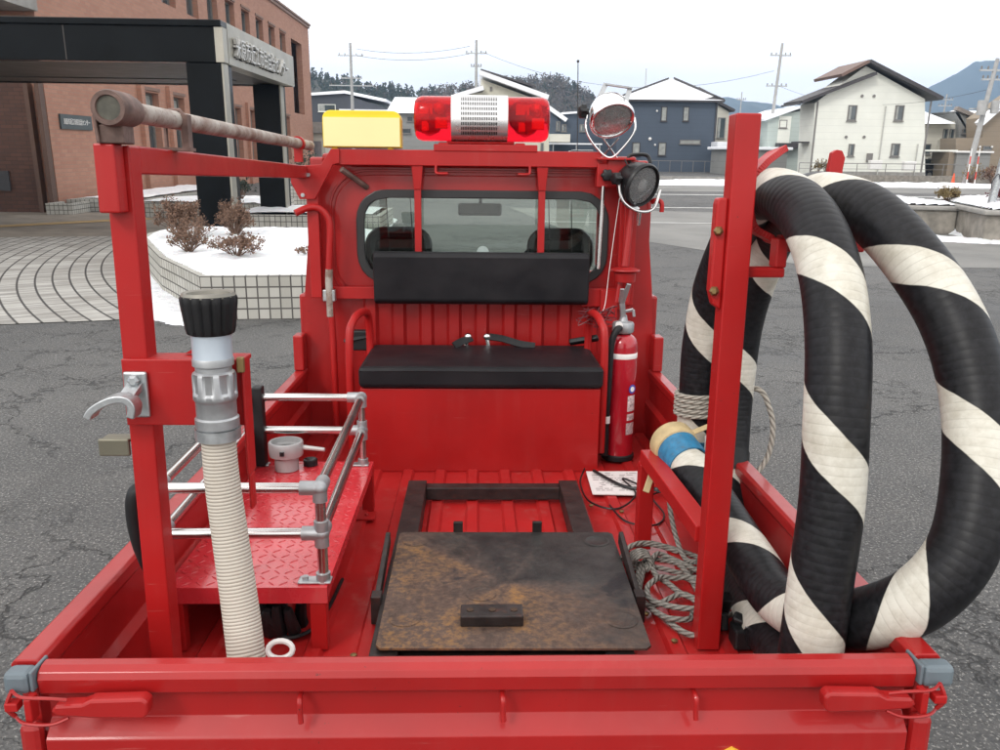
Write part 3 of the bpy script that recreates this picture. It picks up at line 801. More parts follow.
P('clip', MB().lathe([(.033,0),(.037,0),(.037,.018),(.033,.018)], (-.4445,.165,1.243), (0,0,1), 24), M['galv'], LF)

# ---- chequer plate platform with tube guard rail
pt = MB(); pt.box((-.690,.482,.790),(-.338,1.31,.800)); pt.box((-.690,.482,.762),(-.338,.492,.790)); pt.box((-.348,.492,.772),(-.338,1.31,.790))
for i in range(13):
    for j in range(30):
        cx, cy = -.675+i*.0265, .50+j*.0272
        a = R(45 if (i+j)%2 else -45); L = .0125
        d = Vector((math.cos(a), math.sin(a), 0))*L; n_ = Vector((-math.sin(a), math.cos(a),0))*.0028
        c = Vector((cx,cy,.8001)); up = Vector((0,0,.0016))
        pt.add([c-d, c-n_, c+d, c+n_, c+up-d*.6, c+up+d*.6], [(0,1,5,4),(1,2,5),(2,3,4,5),(3,0,4)])
PF = P('step_platform', pt, red_paint('red_chequer_plate', (.56,.03,.04), .24, .25, .6), label='red chequer plate platform with a tube guard rail')
for lx, ly in ((-.360,.50),(-.355,1.29),(-.672,.50)):
    P('leg', MB().box((lx-.018,ly-.015,.645),(lx+.018,ly+.015,.789)), M['redb'], PF, bevel=.002)
P('leg_foot', MB().box((-.385,1.19,.651),(-.325,1.25,.655)).ball((-.352,1.22,.657),.007,8), M['redb'], PF)
RL = MB()
r_ = .0118
nx, ny, fx, fy, lx = -.350, .510, -.366, 1.275, -.697
for z in (1.020,.915):
    RL.tube([(lx,ny,z),(nx,ny,z)], r_, 12); RL.tube([(nx,ny,z),(fx,fy,z)], r_, 12); RL.tube([(fx,fy,z),(lx-.015,fy,z)], r_, 12); RL.tube([(lx,ny,z),(lx-.015,fy,z)], r_, 12)
for (x_,y_) in ((nx,ny),(fx,fy),(lx,ny),(lx-.015,fy)): RL.tube([(x_,y_,.803),(x_,y_,1.02)], r_, 12)
gr_ = P('guard_rail', RL, M['steel'], PF)
for (x_,y_,sx,sy) in ((nx,ny,-1,1),(fx,fy,-1,-1),(lx,ny,1,1),(lx-.015,fy,1,-1)):
    for z in (1.020,.915):
        ft = MB(); ft.ball((x_,y_,z), .0178, 14); ft.tube([(x_,y_,z),(x_+(sx*.042 if x_>-.5 else 0.001),y_,z)], .0160, 14); ft.tube([(x_,y_,z),(x_+(.0 if x_>-.5 else 0),y_+sy*.042,z)], .0160, 14); ft.tube([(x_,y_,z-.03),(x_,y_,z+(.0 if z>1 else .03))], .0160, 14)
        P('rail_fitting', ft, M['alu'], PF)
    P('rail_socket', MB().cyl((x_,y_,.8005),(x_,y_,.822), .0160, 14), M['alu'], PF)
for (x_,y_,sx) in ((nx,ny,-1),(fx,fy,-1),(lx-.015,fy,1)):
    fl = MB(); fl.box((x_-.018 if sx>0 else x_-.055, y_-.016, .8005),(x_+.055 if sx>0 else x_+.018, y_+.016,.8065)); fl.cyl((x_+sx*.04,y_,.806),(x_+sx*.04,y_,.813), .008, 6)
    P('rail_foot', fl, M['galv'], PF, bevel=.003)
bs = MB().box((-.694,1.250,.805),(-.664,1.290,1.055)); P('black_strap', bs, M['black'], PF, bevel=.004)

# ---- right hose rack
rp = MB().box((.486,.475,.645),(.536,.525,1.800))
RP = P('hose_rack_post', rp, M['redb'], bevel=.003)
P('side_bracket', MB().prism([(.486,1.640),(.466,1.640),(.463,1.628),(.461,1.455),(.470,1.425),(.486,1.415)], 'y', .485, .515), M['redb'], RP, bevel=.004)
for z in (1.575,1.455): P('bolt', MB().lathe([(0,0),(.010,0),(.010,.010),(.005,.016),(0,.016)], (.470,.486,z), (-.3,-1,0), 6), M['copper'], RP)
P('stand_rail', MB().bar((.468,1.0,.925),(.500,.525,.905),.045,.040).box((.445,.98,.650),(.487,1.02,.905)), M['redb'], RP, bevel=.003)
# cradle: a curved arm for each loop
cr = MB()
def strip(pts, w, th, n=6, side_=(0,1,0)):
    pp = spline(pts, n)
    for a,b in zip(pp,pp[1:]):
        d = (b-a)*.06; cr.bar(a-d,b+d,w,th,side=side_)
strip([(.640,.66,1.738),(.622,.645,1.728),(.592,.62,1.708),(.569,.60,1.683),(.557,.59,1.648),(.557,.58,1.610),(.568,.575,1.578),(.600,.575,1.560),(.63,.58,1.548),(.76,.60,1.540),(.82,.62,1.540)], .050, .014)
cr.prism([(.757,1.53),(.79,1.53),(.783,1.700),(.786,1.725),(.778,1.740),(.766,1.742),(.756,1.736),(.752,1.700)], 'y', .652, .668)
P('cradle', cr, M['redb'], RP, bevel=.002)
br = MB().box((.536,.505,1.480),(.620,.545,1.500)).box((.598,.505,1.500),(.622,.545,1.560)).box((.62,.545,1.530),(.80,.575,1.565)).box((.73,.53,1.495),(.775,.57,1.545))
P('cradle_bracket', br, M['redb'], RP, bevel=.004)

# ---- black pump frame: part bolted to the floor
pf = MB()
pf.box((-.235,.360,.650),(-.175,1.392,.706)); pf.box((.262,.360,.650),(.322,1.392,.706)); pf.box((-.175,1.345,.655),(.262,1.392,.696)); pf.box((-.175,.37,.655),(.262,.41,.690))
PFm = P('pump_frame', pf, M['blacksteel'], bevel=.002)
for x_ in (-.245,.375): P('frame_clip', MB().bar((x_-.0,.60,.700),(x_,.86,.745),.012,.035,side=(1,0,0)).box((x_-.012,.575,.655),(x_+.012,.61,.725)), M['blacksteel'], PFm, bevel=.002)
fb = MB()
for x_,y_ in ((.34,.95),(.40,.62),(.44,.50),(.36,1.3),(.45,1.25),(-.28,.45)): fb.lathe([(0,0),(.006,0),(.008,.006),(0,.008)], (x_,y_,.650), (0,0,1), 6)
P('floor_bolt', fb, M['copper'])
# ------------------------------------------------------------------ things carried on the truck
# rusty mounting plate lying on the black frame
rp_ = Thing('mounting_plate', 'rusty steel plate lying on the black frame in the truck bed', 'steel plate', (.07,.66,.71), frame='truck')
pl = MB().prism([(-.222,.385),(-.212,.372),(.346,.365),(.357,.377),(.367,.935),(.357,.948),(-.214,.952),(-.224,.942)], 'z', .7135, .7195)
PL = rp_.part('plate', pl, M['rust'], bevel=.001)
for (x_,y_) in ((-.175,.895),(-.170,.49),(.315,.89),(.312,.478),(.0,.60)):
    cp = MB(); cp.lathe([(.020,0),(.034,0),(.036,.0012),(.030,.0022),(.026,.0010),(0,.0010)], (x_,y_,.7195), (0,0,1), 28)
    rp_.part('disc_mark', cp, M['rust'], PL)
blk = MB().box((-.046,.452,.7195),(.092,.508,.745))
B = rp_.part('handle_block', blk, M['blacksteel'], bevel=.003)
hh = MB()
for x_ in (-.025,.024,.072): hh.lathe([(0,0),(.008,0),(.008,.0015),(0,.0015)], (x_,.480,.7452), (0,0,1), 14)
rp_.part('bolt_hole', hh, simple('rusted_hole', (.05,.025,.012), .7), B)
for x_ in (-.062,.158): rp_.part('tab', MB().box((x_-.013,.950,.700),(x_+.013,.962,.748)), M['blacksteel'], bevel=.002)

# steel pipe along the top of the left rack
pp_ = Thing('steel_pipe', 'long rusty steel pipe lying along the left top rack', 'pipe', (-.58,.15,1.74), frame='truck')
a, b = Vector((-.572,.165,1.768)), Vector((-.610,1.88,1.790))
d = (b-a).normalized()
pp_.part('tube', MB().tube([a+d*.07, a+(b-a)*.33, a+(b-a)*.66, b], .0168, 20), M['pipe'])
pp_.part('end_disc', MB().lathe([(0,.0035),(.0180,.0035),(.0180,.007),(0,.007)], a-d*.01, d, 28), simple('olive_disc', (.075,.072,.055), .6, var=.3, scale=60))
pp_.part('end_cap', MB().lathe([(0,.006),(.017,.006),(.019,.0),(.0255,0),(.0275,.006),(.0275,.060),(.024,.085),(.017,.09)], a-d*.01, d, 28), M['pipecap'])
sp_ = MB(); sp_.box((-.600,.180,1.717),(-.562,.222,1.745)); sp_.bar((-.600,.19,1.717),(-.603,.19,1.76),.006,.03,side=(1,0,0))
PPs = pp_.part('support', sp_, M['pipecap'], bevel=.002)
s2_ = MB(); q = a+(b-a)*.17; s2_.tube([(q.x-.019,q.y,q.z-.05),(q.x-.019,q.y,q.z+.004),(q.x-.010,q.y,q.z+.018),(q.x+.010,q.y,q.z+.018),(q.x+.019,q.y,q.z+.004),(q.x+.019,q.y,q.z-.05)], .004, 6); s2_.box((q.x-.03,q.y-.015,1.716),(q.x+.03,q.y+.015,1.722)); s2_.box((q.x+.014,q.y-.01,1.72),(q.x+.026,q.y+.012,q.z+.01))
pp_.part('support', s2_, M['pipecap'])
q = a+(b-a)*.87; s3 = MB().lathe([(.018,-.012),(.023,-.012),(.023,.012),(.018,.012)], q, d, 20).box((q.x-.012,q.y-.012,1.728),(q.x+.012,q.y+.012,q.z-.018))
pp_.part('support', s3, M['redb'])

# nozzle and cream hose standing in the left corner
nz = Thing('fire_hose', 'cream ribbed fire hose standing upright with a black nozzle grip', 'fire hose', (-.44,.13,.65), frame='truck')
nx_, ny_ = -.4445, .165
cen = lambda z: (nx_, ny_, z)
nz.part('nozzle_grip', MB().lathe([(.034,1.420),(.0375,1.422),(.0395,1.430),(.0445,1.470),(.0450,1.478),(.043,1.483),(.036,1.479)], (nx_,ny_,0), (0,0,1), 64, mod=lambda r,j,an: r*(1-.085*(math.cos(16*an)>.1)) if 1<=j<=4 else r), M['black'])
nz.part('nozzle_rim', MB().lathe([(.043,1.481),(.040,1.488),(.034,1.486),(.031,1.470),(.018,1.450),(0,1.450)], (nx_,ny_,0), (0,0,1), 40), simple('worn_rim', (.22,.21,.18), .5, .3))
nz.part('barrel', MB().lathe([(.0315,1.424),(.0315,1.380),(.032,1.378)], (nx_,ny_,0), (0,0,1), 40), simple('silver_barrel', (.46,.52,.58), .40, .5, var=.05, bump=.03))
nz.part('coupling', MB().lathe([(.032,1.381),(.033,1.378),(.033,1.369),(.029,1.366),(.029,1.359),(.0335,1.356),(.035,1.352),(.035,1.324),(.0355,1.320),(.0355,1.313),(.034,1.310),(.0325,1.307),(.0325,1.282),(.0355,1.279),(.0355,1.264),(.033,1.261),(.028,1.258)], (nx_,ny_,0), (0,0,1), 72, mod=lambda r,j,an: r*(1-.09*(math.cos(8*an)>.1)) if 6<=j<=7 else r), M['alu'])
hp = spline([(nx_,ny_,1.262),(nx_+.001,ny_-.002,1.18),(nx_+.010,ny_-.010,1.08),(nx_+.028,ny_-.035,.94),(nx_+.046,ny_-.068,.82),(nx_+.055,ny_-.05,.70),(nx_+.06,ny_+.06,.672),(nx_+.06,ny_+.2,.665)], 10)
nz.part('hose', MB().tube(hp, [.0275+.0040*min(1,i/32) for i in range(len(hp))], 32), M['creamhose'])
nz.part('strap_buckle', MB().box((nx_+.034,ny_+.01,1.352),(nx_+.046,ny_+.02,1.378)), M['copper'], bevel=.002)

# black rubber pipe bend hanging outside the left post
single('rubber_tube', MB().tube(spline([(-.630,.31,1.09),(-.648,.30,1.092),(-.655,.30,1.05),(-.652,.31,.98),(-.640,.33,.91),(-.63,.36,.87)],6), .017, 12), M['black'], 'black rubber tube end beside the left red post', 'tube', (-.65,.3,.85), frame='truck')

# aluminium coupling cup on platform
cup = Thing('hose_coupling', 'grey ring shaped hose coupling with a thin handle on the platform', 'coupling', (-.60,1.235,.802), frame='truck')
cup.part('body', MB().lathe([(.036,0),(.036,.040),(.050,.046),(.0525,.060),(.0525,.086),(.050,.090),(.044,.090),(.042,.075),(.036,.070),(.034,.004)], (-.594,1.235,.802), (0,0,1), 40), simple('grey_alloy', (.40,.40,.40), .45, .3))
cup.part('handle', MB().tube([(-.544,1.235,.872),(-.475,1.225,.868)], [.008,.006], 10), simple('grey_alloy2', (.45,.44,.43), .45, .2))
cup.part('lug', MB().box((-.600,1.176,.862),(-.588,1.186,.874)), M['blackplastic'])
single('rubber_stopper', MB().lathe([(.02,0),(.022,.0),(.022,.018),(.018,.020),(.008,.014),(0,.014)], (-.530,1.275,.802), (0,0,1), 20), M['blackplastic'], 'small round black stopper on the platform beside the coupling', 'stopper', (-.53,1.275,.802), frame='truck')

# strap & white thing under the platform
gl_ = Thing('rubber_gloves', 'black glove heap with a white loop under the left platform', 'gloves', (-.42,.42,.65), frame='truck')
gm_ = MB()
for k in range(9):
    a = random.uniform(-.5,.5); p0 = Vector((-.455+random.uniform(-.03,.04),.56+random.uniform(-.03,.05),.66)); 
    gm_.tube(spline([p0, p0+Vector((a*.03,-.02,.04)), p0+Vector((a*.08,-.03,.085+random.uniform(-.02,.02)))],4), [.016,.016,.015,.014,.014,.013,.012,.011,.008], 8)
gl_.part('glove', gm_, M['black'])
gl_.part('white_loop', MB().tube([(-.425+.026*math.cos(2*PI*k/18), .40+.015*math.sin(2*PI*k/18)*.5, .700+.016*math.sin(2*PI*k/18)) for k in range(18)], .006, 8, closed=True), M['white'])
single('leather_tab', MB().bar((-.560,.52,.802),(-.548,.53,.840),.030,.012).bar((-.550,.53,.835),(-.535,.54,.862),.022,.012), M['twig'], 'crumpled brown leather tab wedged left of the cream hose', 'leather tab', (-.51,.545,.803), frame='truck')
single('floor_cable', MB().tube(spline([(-.53,.75,.655),(-.50,.60,.655),(-.44,.52,.656),(-.38,.58,.656),(-.36,.80,.655)],8), .005, 6), M['black'], 'thin black cable curving on the floor under the platform', 'cable', (-.45,.6,.65), frame='truck')

# extinguisher
ex = Thing('fire_extinguisher', 'red fire extinguisher with a black hose beside the bench', 'extinguisher', (.528,1.79,.650), frame='truck')
X, Y = .528, 1.79
ex.part('cylinder', MB().lathe([(0,.652),(.054,.655),(.0565,.665),(.0565,1.083),(.055,1.096),(.050,1.112),(.041,1.122),(.030,1.130)], (X,Y,0), (0,0,1), 40), M['extred'])
ex.part('base_ring', MB().lathe([(.060,.650),(.062,.652),(.062,.668),(.0575,.672)], (X,Y,0), (0,0,1), 32), M['black'])
ex.part('white_band', MB().lathe([(.0566,1.043),(.0571,1.044),(.0571,1.062),(.0566,1.063)], (X,Y,0), (0,0,1), 40), M['white'])
ex.part('collar', MB().lathe([(.028,1.132),(.037,1.136),(.040,1.142),(.040,1.168),(.036,1.174),(.016,1.178),(.012,1.20)], (X,Y,0), (0,0,1), 40, mod=lambda r,j,an: r*(1-.06*(math.cos(12*an)>.3)) if 2<=j<=3 else r), M['alu'])
vh = MB().bar((X,Y,1.18),(X-.012,Y-.01,1.265),.018,.022); vh.bar((X-.012,Y-.012,1.235),(X+.008,Y-.035,1.318),.016,.008); vh.bar((X-.016,Y-.018,1.25),(X-.018,Y-.05,1.302),.016,.006); vh.bar((X+.004,Y-.01,1.215),(X+.032,Y-.015,1.222),.012,.008); vh.bar((X+.032,Y-.015,1.222),(X+.036,Y-.015,1.195),.01,.006)
vl = ex.part('valve_handle', vh, M['alu'], bevel=.002)
ex.part('pressure_gauge', MB().lathe([(0,0),(.013,0),(.013,.008),(0,.008)], (X-.024,Y-.045,1.170), (0,-1,0), 20), M['white'], vl)
ex.part('hose', MB().tube(spline([(X-.020,Y-.045,1.160),(X-.035,Y-.060,1.150),(X-.052,Y-.063,1.10),(X-.055,Y-.063,.98),(X-.058,Y-.063,.86),(X-.060,Y-.060,.72)],8), .0125, 12), M['black'])
ex.part('hose_nozzle', MB().tube([(X-.060,Y-.060,.775),(X-.062,Y-.060,.680)], [.0150,.0165], 12), M['black'])
ex.part('hose_tag', MB().tube([(X-.0585,Y-.062,.805),(X-.058,Y-.062,.832)], .0140, 12), M['white'])
lbm = MB()
def wrap(mb, a0, a1, z0, z1, r=.0570):
    n=8
    for k in range(n):
        p = [R(a0+(a1-a0)*(k+q)/n) for q in (0,1)]
        mb.quad(*[(X+r*math.cos(t_), Y+r*math.sin(t_), z) for t_,z in ((p[0],z0),(p[1],z0),(p[1],z1),(p[0],z1))])
    return mb
# label strip with emblem disc, grey panels
LB = ex.part('label', wrap(wrap(wrap(MB(), -72,-30,.755,.80),-70,-30,.81,.835),-70,-30,.845,.905), simple('label_ink_panels', (.50,.42,.42), .5, var=.6, scale=90))
dm = MB(); dm.lathe([(0,0),(.017,0),(.017,.0012),(0,.0012)], (X+.0575*math.cos(R(-52)),Y+.0575*math.sin(R(-52)),.930), (math.cos(R(-52)),math.sin(R(-52)),0), 20)
ex.part('label_disc', dm, simple('label_blue', (.05,.07,.35), .4), LB)
dm = MB(); dm.lathe([(0,0),(.010,0),(.010,.0022),(0,.0022)], (X+.0575*math.cos(R(-52)),Y+.0575*math.sin(R(-52)),.930), (math.cos(R(-52)),math.sin(R(-52)),0), 20)
ex.part('label_disc', dm, M['white'], LB)

# red strainer key: flanged tool standing in brackets beside the extinguisher
tl = Thing('standpipe_key', 'red standpipe tool with a round flange strapped beside the black spotlight', 'standpipe tool', (.57,1.99,1.05), frame='truck')
tl.part('rod', MB().tube([(.578,1.99,1.585),(.560,1.985,1.36)], [.010,.016], 12), M['red'])
tl.part('flange', MB().lathe([(0,.0),(.055,0),(.057,.004),(.055,.008),(.03,.016),(0,.018)], (.562,1.985,1.340), (0,0,1), 32), M['red'])
tl.part('stem', MB().lathe([(.040,0),(.043,.035),(.040,.037)], (.562,1.985,1.300), (0,0,1), 24).tube([(.545,1.985,1.30),(.535,1.985,1.22)],.012,10).tube([(.58,1.985,1.30),(.572,1.985,1.22)],.012,10), M['red'])
tl.part('wing_nut', MB().bar((.575,1.97,1.59),(.600,1.965,1.575),.012,.006).bar((.568,1.97,1.58),(.585,1.965,1.60),.008,.008), M['galv'])
# red and black wire tangle
wr = MB(); random.seed(3)
for k in range(9):
    c0 = Vector((.455,1.93,1.165)); pts = []
    for q in range(6): pts.append(c0 + Vector((random.uniform(-.08,.075), random.uniform(-.02,.03), random.uniform(-.035,.045)))) 
    wr.tube(spline(pts,5), .0018, 5)
single('wire_tangle', wr, simple('dark_red_wire', (.12,.01,.015), .4), 'tangle of thin dark red wires above the right armrest', 'wires', (.455,1.93,1.165), frame='truck')
single('string', MB().tube(spline([(.535,2.02,1.62),(.52,2.01,1.50),(.50,1.99,1.33),(.48,1.95,1.20),(.44,1.93,1.17)],6), .0013, 5), M['white'], 'thin pale string hanging down beside the rear window', 'string', (.5,2,1.4), frame='truck')

# paper and cord on floor
ppr = Thing('paper_sheet', 'white printed paper lying on the red truck floor by the bench', 'paper', (.48,1.5,.652), frame='truck')
ppr.part('sheet', MB().add([(.385,1.615,.653),(.588,1.617,.653),(.560,1.385,.653),(.378,1.395,.653),(.385,1.615,.656),(.588,1.617,.656),(.560,1.385,.656),(.378,1.395,.656)], [(0,1,2,3),(4,5,6,7),(0,1,5,4),(1,2,6,5),(2,3,7,6),(3,0,4,7)]), M['paper'])
tx = MB(); random.seed(5)
for r0 in range(11):
    y_ = 1.595 - r0*.0165; x_ = .400 - r0*.0005
    if r0 == 0: x_ += .05
    while x_ < .55:
        w = random.uniform(.006,.026)
        if random.random() < .8: tx.quad((x_,y_,.6566),(x_+w,y_,.6566),(x_+w,y_-.0045,.6566),(x_,y_-.0045,.6566))
        x_ += w+.005
ppr.part('print', tx, simple('faint_ink', (.22,.18,.18), .7))
cord = MB()
cord.tube(spline([(.380,1.62,.664),(.350,1.50,.655),(.360,1.33,.655),(.44,1.27,.655),(.52,1.38,.662),(.50,1.52,.664),(.56,1.44,.664),(.63,1.38,.658),(.66,1.33,.655)],8), .0032, 6)
cord.tube(spline([(.410,1.60,.664),(.48,1.46,.664),(.54,1.42,.664),(.60,1.43,.66),(.66,1.36,.656)],8), .0055, 6)
cord.tube(spline([(.42,1.30,.655),(.45,1.17,.655),(.53,1.14,.655),(.58,1.22,.655),(.57,1.36,.660),(.63,1.42,.657),(.67,1.42,.656)],8), .0030, 6)
single('black_cord', cord, M['blackplastic'], 'thin black cord looping over the paper and the red floor', 'cord', (.5,1.4,.655), frame='truck')

# ---- suction hose (one long hose hung as two loops)
HR = .0545
hose_pts = [
 (.540,.955,.958),(.556,.88,.936),(.578,.77,.902),(.598,.64,.866),(.612,.52,.838),(.626,.41,.815),(.648,.31,.825),(.668,.23,.865),
 (.690,.145,.915),(.745,.09,.985),(.800,.085,1.075),(.832,.125,1.19),(.846,.185,1.315),(.828,.250,1.435),(.790,.345,1.540),(.755,.45,1.612),(.722,.56,1.638),
 (.720,.70,1.632),(.725,.85,1.565),(.722,.96,1.44),(.715,1.025,1.30),(.712,1.045,1.14),(.705,1.03,.99),(.690,.97,.86),(.665,.84,.765),(.650,.68,.715),(.640,.50,.702),(.635,.33,.705),
 (.600,.20,.715),(.580,.135,.775),(.583,.13,.87),(.592,.14,1.00),(.603,.155,1.13),(.605,.175,1.27),(.614,.220,1.40),(.622,.30,1.515),(.622,.41,1.600),(.614,.54,1.643),(.606,.68,1.640),
 (.640,.84,1.595),(.645,.98,1.50),(.638,1.07,1.38),(.630,1.11,1.22),(.632,1.12,1.08),(.634,1.13,.96),(.632,1.14,.90)]
hs = Thing('suction_hose', 'thick black suction hose with white spiral bands looped over the rack', 'suction hose', (.62,.5,.65), frame='truck')
hpts = spline(hose_pts, 10)
cum = [0]
for a_,b_ in zip(hpts,hpts[1:]): cum.append(cum[-1]+(b_-a_).length)
def vnear(p):
    p = Vector(p); i = min(range(len(hpts)), key=lambda k: (hpts[k]-p).length); return cum[i]
vA = vnear((.604,.20,1.262)); vB = vnear((.838,.18,1.30))
pitch = (vA-vB+.056)/round((vA-vB)/PITCHN)
hs.part('hose', MB().tube(hpts, HR, 40), hose_mat('striped_suction_hose', PHASE - vA/pitch, pitch))
def sect(i0, i1, r): return MB().tube(hpts[i0:i1+1], r, 36)
e0 = (hpts[0]-hpts[3]).normalized()
q0 = hpts[0]
hs.part('blue_tape', MB().tube([q0-e0*.075, q0-e0*.03, q0+e0*.005], [HR+.0035]*3, 36), M['blue'])
hs.part('tan_cap', MB().lathe([(HR+.002,.0),(HR+.0075,.003),(HR+.0085,.012),(HR+.0085,.046),(HR+.004,.053),(0,.055)], q0, e0, 40), M['wood'])
ct = q0+e0*.03;
sx_ = Vector((1,0,0)); 
hs.part('cap_strap', MB().bar(ct+Vector((-.048,-.02,-.035)), ct+Vector((-.085,-.07,-.115)), .018,.006), M['wood'], bevel=.002)
hs.part('cap_strap', MB().bar(ct+Vector((.045,.0,.030)), ct+Vector((.140,.02,.062)),.014,.006), M['wood'], bevel=.002)
e1 = (hpts[-1]-hpts[-4]).normalized()
hs.part('blue_tape', MB().tube([hpts[-1]-e1*.05, hpts[-1]+e1*.02], HR+.003, 32), M['blue'])
hs.part('end_coupling', MB().tube([hpts[-1]+e1*.02, hpts[-1]+e1*.09], HR-.004, 32), M['alu'])
hs.part('paper_tag', MB().box((.645,1.060,.885),(.690,1.064,.965)), M['white'])
# broad rubber strap round the rear leg
hs.part('rubber_band', MB().tube([(.700,1.01,.935),(.692,.98,.885)], HR+.002, 30), M['black'])

# ropes
rw = MB()
rr = []
for k in range(5*18+1):
    a = 2*PI*k/18; z = 1.012 + (k/18)*.0140
    rr.append((.632+.062*math.cos(a), 1.118+.062*math.sin(a), z))
rw.tube(rr, .0068, 8)
rw.tube(spline([(.690,1.10,1.08),(.775,1.04,1.11),(.805,1.01,1.06),(.812,.99,1.0),(.800,.98,.93),(.765,.965,.885),(.715,.93,.87),(.66,.90,.865)],8), .0078, 10)
single('tied_rope', rw, M['ropel'], 'pale rope wound five times round the rear leg of the suction hose', 'rope', (.632,1.118,1.06), frame='truck')
fr = MB(); random.seed(11); RR = .0072
def loop_(cx, cy, rx, ry, rot, z, n=14, t0=0, turns=1.0, dz=.006):
    out = []
    for k in range(int(n*turns)+1):
        a = t0 + 2*PI*k/n; x_, y_ = rx*math.cos(a), ry*math.sin(a)
        out.append((cx + x_*math.cos(rot) - y_*math.sin(rot) + random.uniform(-.006,.006), cy + x_*math.sin(rot) + y_*math.cos(rot) + random.uniform(-.006,.006), z + dz*math.sin(3*a+cx*40)+.004*k/n))
    return out
pts_ = loop_(.500,.90,.105,.075,-.35,.662,14,1.2,1.5) + loop_(.475,.72,.070,.165,-.12,.668,14,2.0,1.35) + loop_(.530,.74,.060,.150,.30,.678,14,3.6,1.3) + loop_(.500,.66,.085,.085,.2,.686,14,.9,1.1) + [(.60,.72,.69),(.645,.66,.68),(.61,.60,.668),(.56,.58,.665)]
fr.tube(spline(pts_,5), RR, 8)
fr.tube(spline([(.560,1.10,.82),(.545,1.02,.76),(.548,.93,.70),(.555,.86,.68),(.57,.80,.70)],6), RR, 8)
fr.tube(spline([(.43,.60,.662),(.47,.52,.661),(.53,.50,.662)],6), RR, 8)
fr.tube(spline([(.660,.95,.74),(.690,.80,.75),(.66,.70,.70),(.60,.66,.67)],6), RR, 8)
for q in range(4):
    c_ = Vector((.425, .815+q*.012, .690)); fr.tube([c_+Vector((.026*math.cos(2*PI*k/14), .004*math.sin(4*PI*k/14), .020*math.sin(2*PI*k/14))) for k in range(14)], RR*.95, 8, closed=True)
single('rope_coil', fr, M['rope'], 'loose grey braided rope coiled on the floor beside the rusty plate', 'rope', (.47,.78,.65), frame='truck')
bc = Thing('ratchet_clamp', 'black ratchet clamp at the foot of the right post', 'clamp', (.575,.50,.65), frame='truck')
b1 = MB().bar((.553,.56,.655),(.560,.53,.75),.03,.030); b1.box((.565,.46,.652),(.625,.51,.700)); b1.bar((.570,.50,.715),(.630,.47,.698),.025,.018); b1.lathe([(0,0),(.014,0),(.014,.04),(0,.04)], (.548,.50,.68),(0,.3,1),12)
bc.part('body', b1, M['blackplastic'], bevel=.005)
bc.part('wire_loop', MB().tube(spline([(.582,.452,.715),(.625,.452,.712),(.630,.452,.700),(.612,.452,.682)],4), .002, 6), M['galv'])
# ------------------------------------------------------------------ camera
FPX, PITCH, YAW, ROLL = 810.0, R(13.2), R(1.75), R(0.6)
camt = Vector((-.014, -1.145, 1.66))
Fv = Vector((math.sin(YAW)*math.cos(PITCH), math.cos(YAW)*math.cos(PITCH), -math.sin(PITCH)))
Xv = Vector((math.cos(YAW), -math.sin(YAW), 0)); Uv = Xv.cross(Fv)
X2 = Xv*math.cos(ROLL) + Uv*math.sin(ROLL); U2 = -Xv*math.sin(ROLL) + Uv*math.cos(ROLL)
T3 = TILT.to_3x3(); camw = T3 @ camt
Xw, Uw, Fw = T3 @ X2, T3 @ U2, T3 @ Fv
cd = bpy.data.cameras.new('Camera'); co_ = bpy.data.objects.new('Camera', cd); COL.objects.link(co_)
m = Matrix((Xw, Uw, -Fw)).transposed().to_4x4(); m.translation = camw; co_.matrix_world = m
cd.sensor_width = 36; cd.lens = 36*FPX/1000; cd.clip_start = .05; cd.clip_end = 30000
scene.camera = co_
def at(px, py, y):
    # survey helper: where a bearing measured from the lot meets the plane a distance y ahead
    d = Fw + Xw*((px-500)/FPX) - Uw*((py-375)/FPX)
    return camw + d*((y-camw.y)/d.y)
def gx(px, py, y): p = at(px,py,y); return p.x
def gz(px, py, y): p = at(px,py,y); return p.z

# ------------------------------------------------------------------ ground
ter = MB()
# one sheet out to the horizon: flat lot, then flat country
n = 40
ter.add([(-6000,-200,0),(6000,-200,0),(6000,9000,0),(-6000,9000,0)], [(0,1,2,3)])
struct('ground', ter, M['asphalt'])
# light asphalt bay with an angled edge, and the street beyond
struct('parking_bay', MB().add([(1.9,17.5,.004),(5.2,11.6,.004),(14.5,11.2,.004),(16,21.5,.004),(1.0,24.5,.004)], [(0,1,2,3,4)]), M['asphalt2'])
struct('road', MB().add([(-9,36.5,.004),(60,36.5,.004),(60,51,.004),(-9,51,.004)], [(0,1,2,3)]), M['asphalt2'])
rmk = MB()
for (x0,x1,y0,y1) in ((2,60,33.2,33.6),(4,60,25.0,25.22),(1.5,14,19.3,19.42)): rmk.quad((x0,y0,.008),(x1,y0,.008),(x1,y1,.008),(x0,y1,.008))
struct('road_marking', rmk, M['roadwhite'])
def patch(name, poly, z, mat, n=1): return struct(name, MB().add([(x,y,z) for x,y in poly], [tuple(range(len(poly)))]), mat)
edge = [(-3.3,7.25),(-3.75,7.05),(-4.2,6.95),(-4.8,6.80),(-5.8,6.45),(-7.5,5.9),(-9.5,5.0),(-12,4.0)]
arc = [(-8.6,14.8),(-6.2,15.2),(-5.0,14.2),(-4.6,12.0)]
patch('arc_pavement', edge + [(-25,4.0),(-25,9.0),(-12,13.5)] + arc, .008, M['paving'])
patch('forecourt', [(-25,9.0),(-12,13.5),(-8.6,14.8),(-6.2,15.2),(-5.0,14.2),(-4.0,16),(-4.0,21),(-25,21)], .004, M['paving2'])
struct('tactile_strip', MB().quad((-14,13.2,.012),(-13.9,12.8,.012),(-7.8,19.0,.012),(-8.2,19.4,.012)), M['tactile'])

